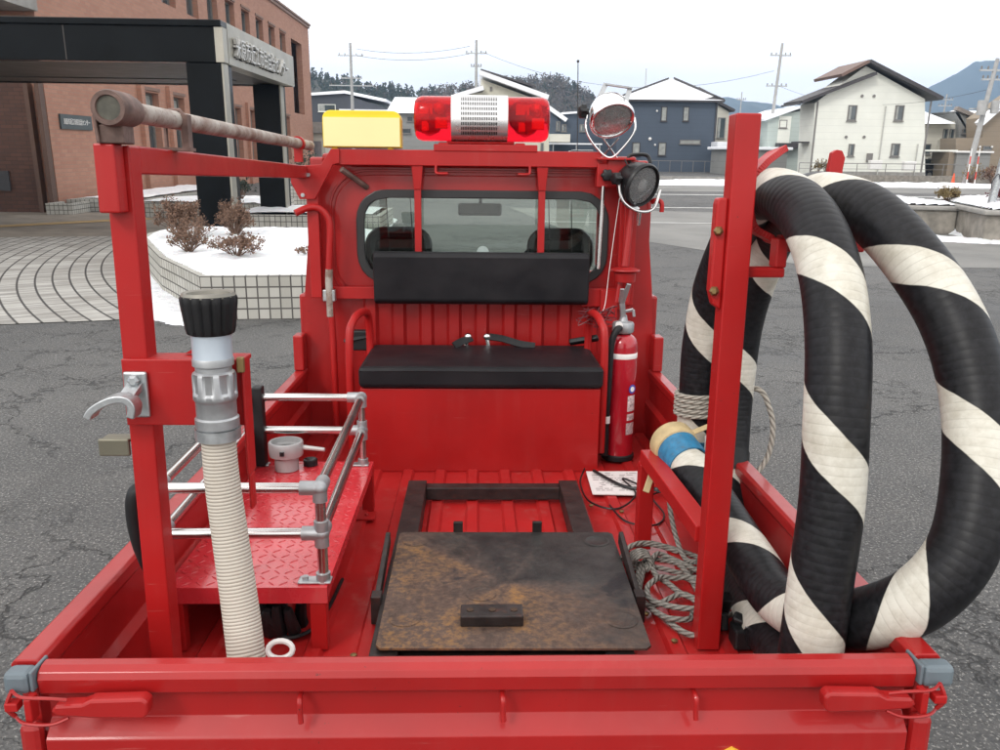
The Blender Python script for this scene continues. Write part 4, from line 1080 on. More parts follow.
# ---- snow banks on the ground (thin uneven drifts)
def drift(name, poly, h=.06, label=None, z0=0.002, res=.16, seed=1, edge=.25, lump=.5):
    xs = [p[0] for p in poly]; ys = [p[1] for p in poly]
    import mathutils
    def inside(x, y):
        c = False; n = len(poly)
        for i in range(n):
            x1,y1 = poly[i]; x2,y2 = poly[(i+1)%n]
            if (y1 > y) != (y2 > y) and x < (x2-x1)*(y-y1)/(y2-y1)+x1: c = not c
        return c
    def dist(x, y):
        b = 1e9; n = len(poly)
        for i in range(n):
            x1,y1 = poly[i]; x2,y2 = poly[(i+1)%n]; ex,ey = x2-x1,y2-y1
            t_ = max(0,min(1,((x-x1)*ex+(y-y1)*ey)/(ex*ex+ey*ey+1e-9)))
            b = min(b, math.hypot(x-x1-t_*ex, y-y1-t_*ey))
        return b
    nx = int((max(xs)-min(xs)+2*edge)/res)+2; ny = int((max(ys)-min(ys)+2*edge)/res)+2
    vs = []; hs_ = []
    for j in range(ny):
        for i in range(nx):
            x, y = min(xs)-edge+i*res, min(ys)-edge+j*res
            d = dist(x,y)*(1 if inside(x,y) else -1)
            nz_ = mathutils.noise.noise(Vector((x*1.3+seed*7, y*1.3, 0)))*.5 + mathutils.noise.noise(Vector((x*4.1+seed, y*4.1, 3)))*.3 + mathutils.noise.noise(Vector((x*11, y*11, seed)))*.35
            e = d + nz_*edge*.8
            k = max(0, min(1, e/edge)); k = (k*(2-k))
            hs_.append(e)
            vs.append((x, y, z0 + h*k*(1+lump*nz_) - .012 + (0 if e > 0 else max(-.05, e*.15))))
    fs = []
    for j in range(ny-1):
        for i in range(nx-1):
            q = (j*nx+i, j*nx+i+1, (j+1)*nx+i+1, (j+1)*nx+i)
            if max(hs_[a] for a in q) > -.12: fs.append(q)
    mb = MB().add(vs, fs, None, True)
    return tagp(mb.build(name, M['snow']), kind='structure')
drift('snow_bank', [(-5.7,13.4),(-5.1,11.2),(-4.45,9.5),(-3.75,8.0),(-3.35,7.15),(-3.0,6.85),(-2.62,6.92),(-2.72,7.6),(-3.3,8.5),(-4.2,10.2),(-4.6,11.3),(-4.9,13.5)], .07, seed=2, res=.05, edge=.14)
drift('snow_bank', [(-2.5,7.06),(-1.9,7.09),(-1.5,7.13),(-1.5,7.17),(-2.6,7.12)], .010, seed=4, res=.03, edge=.05)
drift('snow_bank', [(5,43.0),(19,43.6),(28,43.2),(28,46.2),(19,46.6),(5,45.6)], .22, seed=5, res=.35, edge=.5)
drift('snow_bank', [(-5.2,17.0),(-2.0,17.4),(-2.0,20.0),(-5.0,19.2)], .10, seed=6, res=.2, edge=.3)
drift('snow_bank', [(-6.8,20.5),(-4.2,20.5),(-3.5,23.5),(-6.0,23.5)], .12, seed=7, res=.2, edge=.3)
drift('snow_bank', [(8.6,15.9),(9.6,15.3),(11.5,14.6),(15,13.6),(15,14.3),(11.4,15.3),(9.4,16.6),(8.6,17.0)], .08, seed=8, res=.12, edge=.2)
drift('snow_bank', [(26.5,44.3),(37,42.6),(37,44.6),(27,46.0)], .2, seed=9, res=.35, edge=.4)
drift('snow_bank', [(12,49.6),(18,49.6),(18,50.6),(12,50.6)], .15, seed=10, res=.3, edge=.4)
drift('snow_bank', [(-3,70),(4,70),(4,85),(-3,85)], .1, seed=12, res=.8, edge=.8)

# ------------------------------------------------------------------ tiled planters
def wall_loop(mb, poly, z0, z1, th=.16, closed=True):
    L = 0; n = len(poly)
    # outer wall with UV = (arc length, height), cap on top
    cx = sum(p[0] for p in poly)/n; cy = sum(p[1] for p in poly)/n
    def inn(i):
        a = Vector(poly[i-1]) if (i>0 or closed) else Vector(poly[i]); b = Vector(poly[i]); c = Vector(poly[(i+1)%n]) if (i<n-1 or closed) else Vector(poly[i])
        d = ((b-a).normalized() if (b-a).length else Vector((0,0))) + ((c-b).normalized() if (c-b).length else Vector((0,0)))
        d.normalize(); return b + Vector((-d.y, d.x))*th
    for i in range(n if closed else n-1):
        j = (i+1)%n; a = Vector(poly[i]); b = Vector(poly[j]); l = (b-a).length; ai, bi = inn(i), inn(j)
        mb.add([(a.x,a.y,z0),(b.x,b.y,z0),(b.x,b.y,z1),(a.x,a.y,z1)], [(0,1,2,3)], [[(L,z0),(L+l,z0),(L+l,z1),(L,z1)]])
        mb.add([(a.x,a.y,z1),(b.x,b.y,z1),(bi.x,bi.y,z1),(ai.x,ai.y,z1)], [(0,1,2,3)], [[(L,.004),(L+l,.004),(L+l,th*.66),(L,th*.66)]])
        mb.add([(ai.x,ai.y,z1),(bi.x,bi.y,z1),(bi.x,bi.y,z0),(ai.x,ai.y,z0)], [(0,1,2,3)], [[(L,z1),(L+l,z1),(L+l,z0),(L,z0)]])
        L += l
    return mb
def snow_top(poly, z, seed=1, h=.05, res=.12, inset=.02):
    import mathutils
    mb = MB(); xs = [p[0] for p in poly]; ys = [p[1] for p in poly]
    def inside(x, y):
        c = False; n = len(poly)
        for i in range(n):
            x1,y1 = poly[i]; x2,y2 = poly[(i+1)%n]
            if (y1 > y) != (y2 > y) and x < (x2-x1)*(y-y1)/(y2-y1)+x1: c = not c
        return c
    def clampd(x, y):
        b = 1e9; n = len(poly)
        for i in range(n):
            x1,y1 = poly[i]; x2,y2 = poly[(i+1)%n]; ex,ey = x2-x1,y2-y1
            t_ = max(0,min(1,((x-x1)*ex+(y-y1)*ey)/(ex*ex+ey*ey+1e-9)))
            b = min(b, math.hypot(x-x1-t_*ex, y-y1-t_*ey))
        return b
    nx = int((max(xs)-min(xs))/res)+2; ny = int((max(ys)-min(ys))/res)+2; vs = []; ok = []
    for j in range(ny):
        for i in range(nx):
            x, y = min(xs)+i*res, min(ys)+j*res; ins = inside(x,y); d = clampd(x,y)*(1 if ins else -1)
            nz_ = mathutils.noise.noise(Vector((x*1.1+seed, y*1.1, 0)))*.6 + mathutils.noise.noise(Vector((x*4, y*4, seed)))*.25 + mathutils.noise.noise(Vector((x*9, y*9, seed)))*.3
            k = max(0, min(1, (d-inset-.03-.05*nz_)/.25)); k = k*(2-k)
            ok.append(d > max(.012, inset-.05)); vs.append((x, y, z - .012 + (.014+h*(1+nz_*1.3))*k))
    fs = [(j*nx+i,j*nx+i+1,(j+1)*nx+i+1,(j+1)*nx+i) for j in range(ny-1) for i in range(nx-1) if all(ok[a] for a in (j*nx+i,j*nx+i+1,(j+1)*nx+i+1,(j+1)*nx+i))]
    return mb.add(vs, fs, None, True)
def planter(poly, z1, label, seed, res=.12, h=.05, mat='tile'):
    c = (sum(p[0] for p in poly)/len(poly), sum(p[1] for p in poly)/len(poly), 0)
    t_ = Thing('snowy_planter', label, 'planter', c)
    w = wall_loop(MB(), poly, 0, z1); t_.part('tiled_wall', w, M[mat])
    t_.part('snow_cover', snow_top(poly, z1, seed, h, res), M['snow'])
    return t_
p1 = [(-2.80,7.12),(-1.75,7.22),(-1.25,7.27),(-1.45,11.9),(-1.7,12.1),(-3.6,12.1),(-4.85,12.0),(-4.95,11.4),(-4.78,10.7),(-4.30,9.7),(-3.75,8.6),(-3.2,7.75)]
planter(p1, .45, 'white tiled planter heaped with snow holding the brown bushes nearest the truck', 1, .06, .05)
planter([(-5.2,16.1),(-2.0,16.15),(-2.0,18.6),(-5.2,18.6)], .36, 'low white tiled planter behind the black canopy columns', 2, .2)
planter([(-8.6,19.7),(-5.35,19.7),(-5.2,22.6),(-8.6,22.6)], .34, 'white tiled planter in front of the brick facade under the windows', 3, .2)
planter([(-10.9,21.2),(-8.9,21.6),(-8.9,30),(-10.9,30)], .32, 'long tiled planter running along the foot of the brick facade', 4, .3)
planter([(-6.3,25),(-3.6,25),(-3.6,33),(-6.3,33)], .55, 'raised tiled planter with snow farther along the forecourt', 5, .3, .1)

def bush(name, label, cat, base, r, h, mat, nst=26, nlf=500, ls=.022, group=None, seed=1, flat=1.0, twig='twig'):
    rnd = random.Random(seed)
    t_ = Thing(name, label, cat, base, group)
    st = MB(); lf = MB(); b = Vector(base); tips = []
    for k in range(nst):
        a = rnd.uniform(0, 2*PI); rr = r*rnd.uniform(.2,1)**.7
        tip = b + Vector((math.cos(a)*rr, math.sin(a)*rr*flat, h*rnd.uniform(.5,1)*(1-.35*(rr/r)**2)))
        mid = b + (tip-b)*.5 + Vector((rnd.uniform(-.08,.08)*r, rnd.uniform(-.08,.08)*r, h*.08))
        st.tube([b+Vector((rnd.uniform(-.1,.1)*r,rnd.uniform(-.1,.1)*r,0)), mid, tip], [.010*h+.004,.007*h+.002,.002], 4)
        tips.append((mid,tip))
        for q in range(3):
            f = rnd.uniform(.45,.95); s0 = mid+(tip-mid)*f
            s1 = s0 + Vector((rnd.uniform(-.25,.25)*r, rnd.uniform(-.25,.25)*r, rnd.uniform(.02,.25)*h))
            st.tube([s0,s1],[.004,.0015],3); tips.append((s0,s1))
    for k in range(nlf):
        m0, m1 = rnd.choice(tips); p = m0+(m1-m0)*rnd.uniform(.55,1.05) + Vector((rnd.gauss(0,.05)*r, rnd.gauss(0,.05)*r, rnd.gauss(0,.05)*h))
        u = Vector((rnd.gauss(0,1),rnd.gauss(0,1),rnd.gauss(0,1))).normalized(); v = u.cross(Vector((rnd.gauss(0,1),rnd.gauss(0,1),rnd.gauss(0,1)))).normalized()
        s_ = ls*rnd.uniform(.6,1.4); lf.quad(p-u*s_, p+v*s_*.55, p+u*s_, p-v*s_*.55)
    t_.part('stem', st, M[twig]); t_.part('foliage', lf, M[mat])
    return t_
G_ = 'dried bushes in the snowy planter'
bush('dried_bush', 'rounded brown dried bush left of the near black column', 'bush', (-4.15,10.5,.47), .33, .54, 'deadleaf', 60, 4200, .015, G_, 1)
bush('dried_bush', 'rounded brown dried bush right in front of the near black column', 'bush', (-3.42,10.6,.47), .27, .52, 'deadleaf', 60, 3600, .013, G_, 2)
bush('dried_bush', 'low brown dried bush left at the front of the snowy planter', 'bush', (-3.45,8.75,.47), .24, .30, 'deadleaf', 34, 900, .015, G_, 3)
bush('dried_bush', 'low reddish dried bush in the middle front of the snowy planter', 'bush', (-2.78,8.35,.47), .30, .30, 'deadleaf', 40, 1500, .015, G_, 4)
bush('dried_bush', 'smallest dried sprig alone at the right of the snowy planter', 'bush', (-2.02,8.6,.48), .13, .12, 'deadleaf', 12, 160, .018, G_, 5)
bush('dried_bush', 'thin dried twigs low between the two rounded bushes', 'bush', (-3.65,9.5,.47), .32, .38, 'deadleaf', 26, 420, .016, G_, 6)
for k,(x,y,r_,h_,lb_) in enumerate(((-6.2,20.9,.35,.55,'leafless shrub in the tiled planter beside the near black column'),(-5.7,27,.5,1.2,'tall dark shrub with snow in the raised planter'),(-4.6,26.5,.45,.8,'dark rounded shrub at the far end of the raised planter'))):
    bush('shrub', lb_, 'shrub', (x,y,.36 if k==0 else .55), r_, h_, 'evergreen', 24, 500, .035, None, 20+k)

# ------------------------------------------------------------------ brick civic building
bd = Thing('brick_building', 'long brick civic building with narrow windows and black entrance canopy', 'building', (-14,38,0))
FX = -11.0; H1 = 9.35
ups = [(24.8,26.2)]
while ups[-1][1] < 48.5: ups.append((ups[-1][0]+2.55, ups[-1][1]+2.55))
ups = [(21.9,23.3)] + ups[:10]
w = MB()
def piers(z0, z1, ops, y0=21.0, y1=56.0, d=.35):
    yy = y0
    for a,b in ops:
        w.box((FX-d, yy, z0),(FX, a, z1)); yy = b
    w.box((FX-d, yy, z0),(FX, y1, z1))
w.box((FX-.35,21,0),(FX,56,1.05)); low = [(a,b) for a,b in ups[2:]]
piers(1.05, 3.45, low); w.box((FX-.35,21,3.45),(FX,56,3.75)); 
piers(3.75, 6.55, [(50.6,53.6)]); piers(6.55, 7.95, ups+[(50.6,53.6)]); w.box((FX-.35,21,7.95),(FX,56,H1))
w.box((FX-.35,55.7,0),(FX-12,56,H1)); w.box((FX-.35,21,0),(FX-14,21.35,H1+.02)); 
for a,b in low:   # projecting piers beside lower windows
    w.box((FX+.003,a-.42,0),(FX+.14,a-.12,3.75))
W = bd.part('wall', w, M['brick'])
cn = MB(); cn.box((FX-.38,20.9,H1),(FX+.16,56.15,H1+.10)); cn.box((FX-.36,20.95,H1-.16),(FX+.08,56.1,H1)); cn.box((-26,20.9,H1+.022),(FX-.38,21.4,H1+.12))
bd.part('cornice', cn, simple('cornice_trim', (.26,.17,.14), .7))
bd.part('roof', MB().box((-26,21.4,H1+.03),(FX-.36,55.9,H1+.06)), M['concrete'])
bd.part('core', MB().box((-25,23,0),(FX-1.2,55,H1-.1)), M['brick_shaded'])
for (z0,z1,ops) in ((1.05,3.45,low),(6.55,7.95,ups)):
    for i,(a,b) in enumerate(ops):
        fr_ = MB(); x_ = FX-.26
        fr_.ring([(a,z0),(b,z0),(b,z1),(a,z1)],[(a+.07,z0+.07),(b-.07,z0+.07),(b-.07,z1-.07),(a+.07,z1-.07)],'x',x_-.04,x_+.04)
        fr_.box((x_-.03,(a+b)/2-.03,z0),(x_+.035,(a+b)/2+.03,z1))
        wf = bd.part('window', fr_, M['winframe'])
        bd.part('pane', MB().box((x_-.035,a+.05,z0+.05),(x_-.02,b-.05,z1-.05)), M['winglass'], wf)
        bl_ = MB()
        if z0 < 2: bl_.box((x_-.016,a+.08,z1-.75),(x_-.008,b-.08,z1-.08))
        else: bl_.box((x_-.016,a+.08,z0+.08),(x_-.008,a+.45,z1-.08))
        bd.part('blind', bl_, M['curtain'], wf)
        bd.part('lintel', MB().box((FX+.002,a-.08,z1+.06),(FX+.05,b+.08,z1+.16)), simple('lintel_trim', (.20,.12,.09), .7) if i==0 and z0<2 else bpy.data.materials['lintel_trim'], wf)
tw = MB().box((FX-.9,50.6,3.8),(FX-.6,53.6,7.95))
bd.part('stair_window', tw, M['winglass'])
# entrance recess; the canopy's shade is put into its brick colour
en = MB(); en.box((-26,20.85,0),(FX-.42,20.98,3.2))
EN = bd.part('entrance_wall', en, M['brick_shaded'])
mo = MB()
for x_ in (-11.40,-11.12): mo.box((x_,20.75,0),(x_+.11,20.98,3.2))
bd.part('door_jamb', mo, simple('bronze_jamb', (.09,.045,.03), .5), EN)
bd.part('metal_hatch', MB().box((-12.9,20.80,.55),(-12.1,20.85,1.05)), M['darkint'], EN)
bd.part('tiled_base', wall_loop(MB(), [(-10.95,21.0),(-10.95,20.2),(-10.3,20.2),(-10.3,21.2)], 0, .28, .1, False), M['tile'])
bd.part('roof_slab', MB().box((-26,19.4,4.9),(-10.9,21.0,5.5)), M['concrete'])
# plaque on the facade
JP = '\u7c73\u539f\u5e02\u8fd1\u6c5f\u5e02\u6c11\u81ea\u6cbb\u30bb\u30f3\u30bf\u30fc'
def text_mb(s_, size, depth):
    c_ = bpy.data.curves.new('lettering', 'FONT'); c_.body = s_; c_.size = size; c_.extrude = depth; c_.resolution_u = 2
    o_ = bpy.data.objects.new('lettering', c_); COL.objects.link(o_)
    dg = bpy.context.evaluated_depsgraph_get(); me = bpy.data.meshes.new_from_object(o_.evaluated_get(dg))
    vs = [v.co.copy() for v in me.vertices]; fs = [tuple(p.vertices) for p in me.polygons]
    bpy.data.objects.remove(o_); bpy.data.curves.remove(c_)
    return vs, fs
def place_text(s_, width, height, depth, f):
    vs, fs = text_mb(s_, 1.0, .03)
    x0, x1 = min(v.x for v in vs), max(v.x for v in vs); y0, y1 = min(v.y for v in vs), max(v.y for v in vs)
    mb = MB(); return mb.add([f((v.x-x0)/(x1-x0)*width, (v.y-y0)/(y1-y0)*height, v.z/.03*depth) for v in vs], fs)
pl_ = bd.part('name_plaque', MB().box((FX+.005,21.55,2.12),(FX+.05,23.35,2.50)), simple('plaque', (.05,.065,.07), .4))
bd.part('plaque_lettering', place_text(JP, 1.5, .16, .004, lambda u,v,d: (FX+.056+d, 21.70+u, 2.24+v)), M['white'], pl_)

# entrance canopy
cy = Thing('entrance_canopy', 'black stone entrance canopy on columns with metal lettering along its edge', 'canopy', (-6,15.5,0))
CT, CB = 3.66, 3.02
cf = MB().box((-16,13.0,CB),(-4.12,13.25,CT-.10)); cf.box((-16,12.96,CT-.10),(-4.10,13.30,CT)); cf.box((-16,18.0,CB),(-4.12,18.25,CT)); cf.box((-16.2,13,CB),(-16,18.25,CT))
cf.box((-16,13.25,CT-.02),(-4.4,18.0,CT+.01))
CF = cy.part('fascia', cf, M['blackstone'], bevel=.01)
for x_ in (-6.6,-9.2,-11.8): cy.part('panel_joint', MB().box((x_-.006,12.997,CB+.01),(x_+.006,13.0,CT-.11)), M['soffit'], CF)
cy.part('soffit', MB().box((-16,13.25,CB+.02),(-4.4,18.0,CB+.06)), M['soffit'])
cy.part('inner_beam', MB().box((-16,16.6,CB-.0),(-5,16.9,CB+.02)), M['soffit'])
sp__ = cy.part('sign_panel', MB().box((-4.38,13.31,CB),(-4.10,18.28,CT)).box((-4.22,12.985,CB+.003),(-4.085,13.22,CT-.105)), M['signplate'], bevel=.004)
cy.part('sign_lettering', place_text(JP, 3.9, .34, .03, lambda u,v,d: (-4.06+d, 13.55+u, CB+.13+v)), simple('sign_letter_metal', (.60,.59,.56), .35, .5), sp__)
cy.part('letter_shadow', place_text(JP, 3.9, .34, .02, lambda u,v,d: (-4.092+d, 13.59+u, CB+.115+v)), M['blackstone'], sp__)  # dark offset copy of the letters, drawn as their shadow on the panel
for (x0,x1,y0,y1) in ((-4.72,-4.16,13.02,13.62),(-4.86,-4.30,17.6,18.2),(-13.2,-12.6,13.02,13.62)):
    c_ = cy.part('column', MB().box((x0,y0,0),(x1,y1,CB-.003)), M['blackstone'], bevel=.01)
    cy.part('steel_edge', MB().box((x1+.001,y0+.02,0),(x1+.03,y0+.30,CB-.003)), M['signplate'], c_)

# low gatehouse beyond the facade
gh = Thing('gatehouse', 'small pale flat roofed gatehouse beside the far end of the brick building', 'gatehouse', (-9,57,0))
a_, b_ = gx(296,140,57), gx(325,140,57)
gh.part('wall', MB().box((a_-2,57,0),(b_,61,gz(310,133,57))), M['beigewall'])
gh.part('roof', MB().box((a_-2.3,56.7,gz(310,133,57)),(b_+.2,61.3,gz(310,122,57))), M['concrete'])
gh.part('shutter', MB().box((gx(311,150,57),56.9,0.1),(gx(322,150,57),56.99,gz(310,141,57))), M['carsilver'])
# ------------------------------------------------------------------ houses round the lot
def win_(th, W, px, py, w, h, y, parent, frame='winframe', pane='winglass', name='window'):
    c = at(px,py,y); k = (y-camw.y)/845
    hw, hh = w*k/2, h*k/2
    f_ = MB().ring([(c.x-hw,c.z-hh),(c.x+hw,c.z-hh),(c.x+hw,c.z+hh),(c.x-hw,c.z+hh)], [(c.x-hw+.07,c.z-hh+.07),(c.x+hw-.07,c.z-hh+.07),(c.x+hw-.07,c.z+hh-.07),(c.x-hw+.07,c.z+hh-.07)], 'y', y-.07, y-.002)
    f = th.part(name, f_, M[frame], parent)
    return f, MB().box((c.x-hw+.05,y-.04,c.z-hh+.05),(c.x+hw-.05,y-.006,c.z+hh-.05))
def windows(th, wall, specs, y, frame='winframe', pane='winglass'):
    for (px,py,w,h) in specs:
        c = at(px,py,y); k = (y-camw.y)/845; hw, hh = w*k/2, h*k/2
        f_ = MB().ring([(c.x-hw,c.z-hh),(c.x+hw,c.z-hh),(c.x+hw,c.z+hh),(c.x-hw,c.z+hh)], [(c.x-hw+.07,c.z-hh+.07),(c.x+hw-.07,c.z-hh+.07),(c.x+hw-.07,c.z+hh-.07),(c.x-hw+.07,c.z+hh-.07)], 'y', y-.07, y-.002)
        f_.box((c.x-hw+.05,y-.035,c.z-hh+.05),(c.x+hw-.05,y-.006,c.z+hh-.05))
        me = MB(); 
        ob = th.part('window', MB().ring([(c.x-hw,c.z-hh),(c.x+hw,c.z-hh),(c.x+hw,c.z+hh),(c.x-hw,c.z+hh)], [(c.x-hw+.07,c.z-hh+.07),(c.x+hw-.07,c.z-hh+.07),(c.x+hw-.07,c.z+hh-.07),(c.x-hw+.07,c.z+hh-.07)], 'y', y-.07, y-.002), M[frame])
        th.part('pane', MB().box((c.x-hw+.06,y-.035,c.z-hh+.06),(c.x+hw-.06,y-.008,c.z+hh-.06)), M[pane], ob)
        th.part('sill', MB().box((c.x-hw-.05,y-.13,c.z-hh-.06),(c.x+hw+.05,y-.003,c.z-hh-.003)), M[frame], ob)
        if pane == 'winglass' and hh > .3: th.part('curtain', MB().box((c.x-hw+.09,y-.041,c.z-hh+.09),(c.x-hw*.25,y-.036,c.z+hh-.09)), M['curtain'], ob)
def poly_house(name, label, cat, y, d, wall, wmat, roofs=(), extra=None):
    # wall: front outline in bearings (px,py) at distance y
    pts = [(gx(a,b,y), gz(a,b,y)) for a,b in wall]
    c = (sum(p[0] for p in pts)/len(pts), y, 0)
    th = Thing(name, label, cat, c)
    W_ = th.part('wall', MB().prism(pts, 'y', y, y+d), M[wmat])
    return th, W_, pts
def slab(mb, p0, p1, th_, y0, y1):   # sloping roof slab between two x,z points
    (x0,z0),(x1,z1) = p0, p1; L = math.hypot(x1-x0,z1-z0); nx_, nz_ = -(z1-z0)/L*th_, (x1-x0)/L*th_
    if nz_ < 0: nx_, nz_ = -nx_, -nz_
    return mb.prism([(x0,z0),(x1,z1),(x1+nx_,z1+nz_),(x0+nx_,z0+nz_)], 'y', y0, y1)

# navy hip-roofed house
y = 75; xl, xr = gx(617,130,y), gx(716,130,y); ze = gz(668,100,y)
th = Thing('navy_house', 'navy blue two storey house with a snow covered hip roof', 'house', ((xl+xr)/2,y,0))
W_ = th.part('wall', MB().box((xl,y,0),(xr,y+8,ze)), M['bluewall'])
zr = gz(668,79,y+4)
e0, e1 = xl-.5, xr+.4; yf, yb_ = y-.5, y+8.5; xm = gx(668,80,y+4); xm2 = gx(676,84,y+4)
rf = MB().add([(e0,yf,ze),(e1,yf,ze),(e1,yb_,ze),(e0,yb_,ze),(xm,y+4,zr),(xm+.6,y+4,zr)], [(0,1,5,4),(1,2,5),(2,3,4,5),(3,0,4),(0,3,2,1)])
RF = th.part('roof', MB().box((e0-.05,yf-.05,ze-.16),(e1+.05,yb_+.05,ze-.004)), M['darkroof'])
th.part('roof_snow', rf, M['rsnow'], RF)
th.part('ridge_cap', MB().bar((e1,yf,ze+.04),(xm+.6,y+4,zr+.06),.35,.12,side=(0,1,0)).bar((e0,yf,ze+.04),(xm,y+4,zr+.06),.25,.12,side=(0,1,0)), M['darkroof'], RF)
th.part('bare_roof_edge', MB().add([(e1-2.6,yf+.2,ze+.08),(e1-.1,yf+.1,ze+.08),(xm+2.6,y+2.6,ze+(zr-ze)*.62+.06)], [(0,1,2)]), M['darkroof'], RF)
windows(th, W_, [(664,114,6,14),(686,114,6,14),(662,149,8,13),(636,149,8,13)], y, 'darkroof', 'curtain')
windows(th, W_, [(690,142,21,4)], y, 'winframe', 'curtain')
th.part('vent_cap', MB().ball(at(650,139,y-.1),.16,8).ball(at(657,111,y-.1),.10,8).ball(at(655,145,y-.1),.10,8), M['white'])
th.part('downpipe', MB().bar((xr-.12,y-.08,0),(xr-.12,y-.08,ze-.2),.10,.08), M['darkroof'])
th.part('tv_aerial', MB().tube([(xm-2.1,y+4,zr-1.2),(xm-2.1,y+4,zr+.9)],.04,5), M['metalgrey'])

# white gabled house
y = 57; D = 2.6
wl = [(811,172),(925,176),(925,98),(866,66),(815,101)]
th, W_, pts = poly_house('white_house', 'white two storey house with a split gable roof and dark eaves', 'house', y, D, [(811,176),(925,176),(925,99),(866,66),(815,103)], 'whitewall')
P2 = lambda a,b,yy=y: (gx(a,b,yy), gz(a,b,yy))
th.part('rear_block', MB().prism([(gx(864,170,y),0),(gx(922,170,y),0),(gx(922,170,y),gz(922,101,y)),(gx(866,170,y),gz(866,72,y))],'y',y+D+.003,y+4.5), M['whitewall'], W_)
r1 = MB(); slab(r1, P2(865,63.5), P2(937,100.5), .22, y-.7, y+4.7)
RF = th.part('roof', r1, M['darkroof'])
r2 = MB(); slab(r2, P2(799,104), P2(873,75.5), .2, y-.65, y+D+.2); th.part('lower_roof', r2, M['darkroof'])
r3 = MB(); slab(r3, P2(838,77.5), P2(865.5,63.5), .2, y-.7, y+4.0); th.part('upper_roof', r3, simple('brown_soffit', (.16,.10,.08), .6), RF)
windows(th, W_, [(852,113,9,15),(899,113,9,15),(851,150,6,12),(895,150,9,13)], y-.0, 'winframe', 'winglass')
vt = MB()
for a,b in ((862,96),(874,96),(846,137),(864,137)): c = at(a,b,y-.02); vt.lathe([(0,0),(.10,0),(.10,.05),(0,.05)], c, (0,-1,0), 12)
th.part('wall_vent', vt, M['winframe'])
pp_m = simple('pale_pipe', (.46,.46,.43), .6)
for a_,b_ in ((886,106),(918,144)): c = at(a_,b_,y-.05); th.part('downpipe', MB().tube([(c.x,y-.07,.3),(c.x,y-.07,c.z)],.045,6), pp_m)
sw_ = MB(); xl = pts[0][0]; 
for yy,z0,h_ in ((57.7,3.5,1.5),(57.7,.9,1.4)): sw_.box((xl-.04,yy,z0),(xl+.02,yy+.8,z0+h_))
th.part('side_window', sw_, M['winglass'])
for px_ in (812.5,924): th.part('corner_trim', MB().box((gx(px_,150,y)-.06,y-.03,0),(gx(px_,150,y)+.06,y-.003,gz(px_,101,y))), M['winframe'])
th.part('gutter', MB().tube([(P2(797,105)[0]-.05,y-.7,P2(797,104)[1]),(P2(797,105)[0]-.05,y+2.8,P2(797,104)[1])],.07,6), M['darkroof'])
th.part('meter_box', MB().box((gx(870,150,y)-.2,y-.15,1.2),(gx(870,150,y)+.2,y-.003,1.8)), M['winframe'], bevel=.02)
th.part('foundation', MB().box((gx(811,172,y)+.02,y-.035,0),(gx(925,172,y)-.02,y-.004,.55)), M['concrete'])
th.part('porch_canopy', MB().box((xl-.9,57.6,2.45),(xl,59,2.55)), M['darkroof'])
single('air_conditioner', MB().box((gx(870,168,55),55,.75),(gx(882,168,55),55.4,1.35)), M['white'], 'white outdoor air conditioner left of the white house downpipe', 'air conditioner', (gx(876,168,55),55,.75), 'air conditioners by the white house', bevel=.03)
single('air_conditioner', MB().box((gx(904,168,55),55,.70),(gx(916,168,55),55.4,1.30)), M['white'], 'white outdoor air conditioner near the right corner of the white house', 'air conditioner', (gx(910,168,55),55,.70), 'air conditioners by the white house', bevel=.03)
for i,(a,c_) in enumerate(((819,'dry yellow plant clump nearest the left corner of the white house'),(826,'taller yellow plant clump in the middle behind the fence'),(832,'dry yellow plant clump behind the red hook disc'))):
    bush('garden_plant', c_, 'plant', (gx(a,165,54.5),54.5,.45), .45, .9, 'oliveleaf', 16, 200, .07, 'yellow plants behind the fence', 40+i)

# kerb wall with a rail fence along the far side of the road
y = 52.5
kw = Thing('boundary_wall', 'low grey concrete wall with a thin rail fence before the white house', 'wall', (25,y,0))
kw.part('wall_blocks', MB().box((gx(800,175,y),y,0),(gx(1015,175,y)+8,y+.2,.42)), M['stone'])
fn = MB(); x0, x1 = gx(800,165,y), gx(960,165,y)
fn.tube([(x0,y+.1,1.15),(x1,y+.1,1.15)],.025,5); fn.tube([(x0,y+.1,.80),(x1,y+.1,.80)],.012,4)
k = x0
while k < x1: fn.tube([(k,y+.1,.42),(k,y+.1,1.15)],.025,5); k += 1.9
kw.part('rail_fence', fn, M['winframe'])
kb = Thing('road_kerb', 'long concrete kerb in front of the navy house', 'kerb', (8,52,0))
kb.part('kerb_stone', MB().box((-9,52,0),(gx(800,175,52),52.25,.22)), M['concrete'])
single('garden_fence', (lambda mb: [mb.tube([(9.5+i*1.0,70,0),(9.5+i*1.0,70,1.0)],.025,4) for i in range(13)] and mb.tube([(9.5,70,1.0),(21.5,70,1.0)],.02,4))(MB()), M['winframe'], 'thin wire fence before the navy house', 'fence', (15,70,0))

# mint green house with sloping roof behind the white house
y = 70
th, W_, pts = poly_house('mint_house', 'pale mint green house between utility pole and white house', 'house', y, 8, [(767,172),(815,172),(815,108),(768,117)], 'mintwall')
r_ = MB(); slab(r_, P2(763,121,y), P2(800,108,y), .18, y-.4, y+8.4); slab(r_, P2(800,108,y), P2(822,108,y), .18, y-.4, y+8.4); th.part('roof', r_, M['rsnow'])
th.part('door', MB().box((gx(776,150,y),y-.06,gz(776,146,y)),(gx(788,150,y),y-.004,gz(776,116,y))), M['whitewall'])
windows(th, W_, [(783,124,8,8)], y)
th.part('balcony', MB().box((gx(775,145,y),y-.9,gz(775,148,y)),(gx(800,145,y),y-.05,gz(775,143,y))), M['darkroof'])
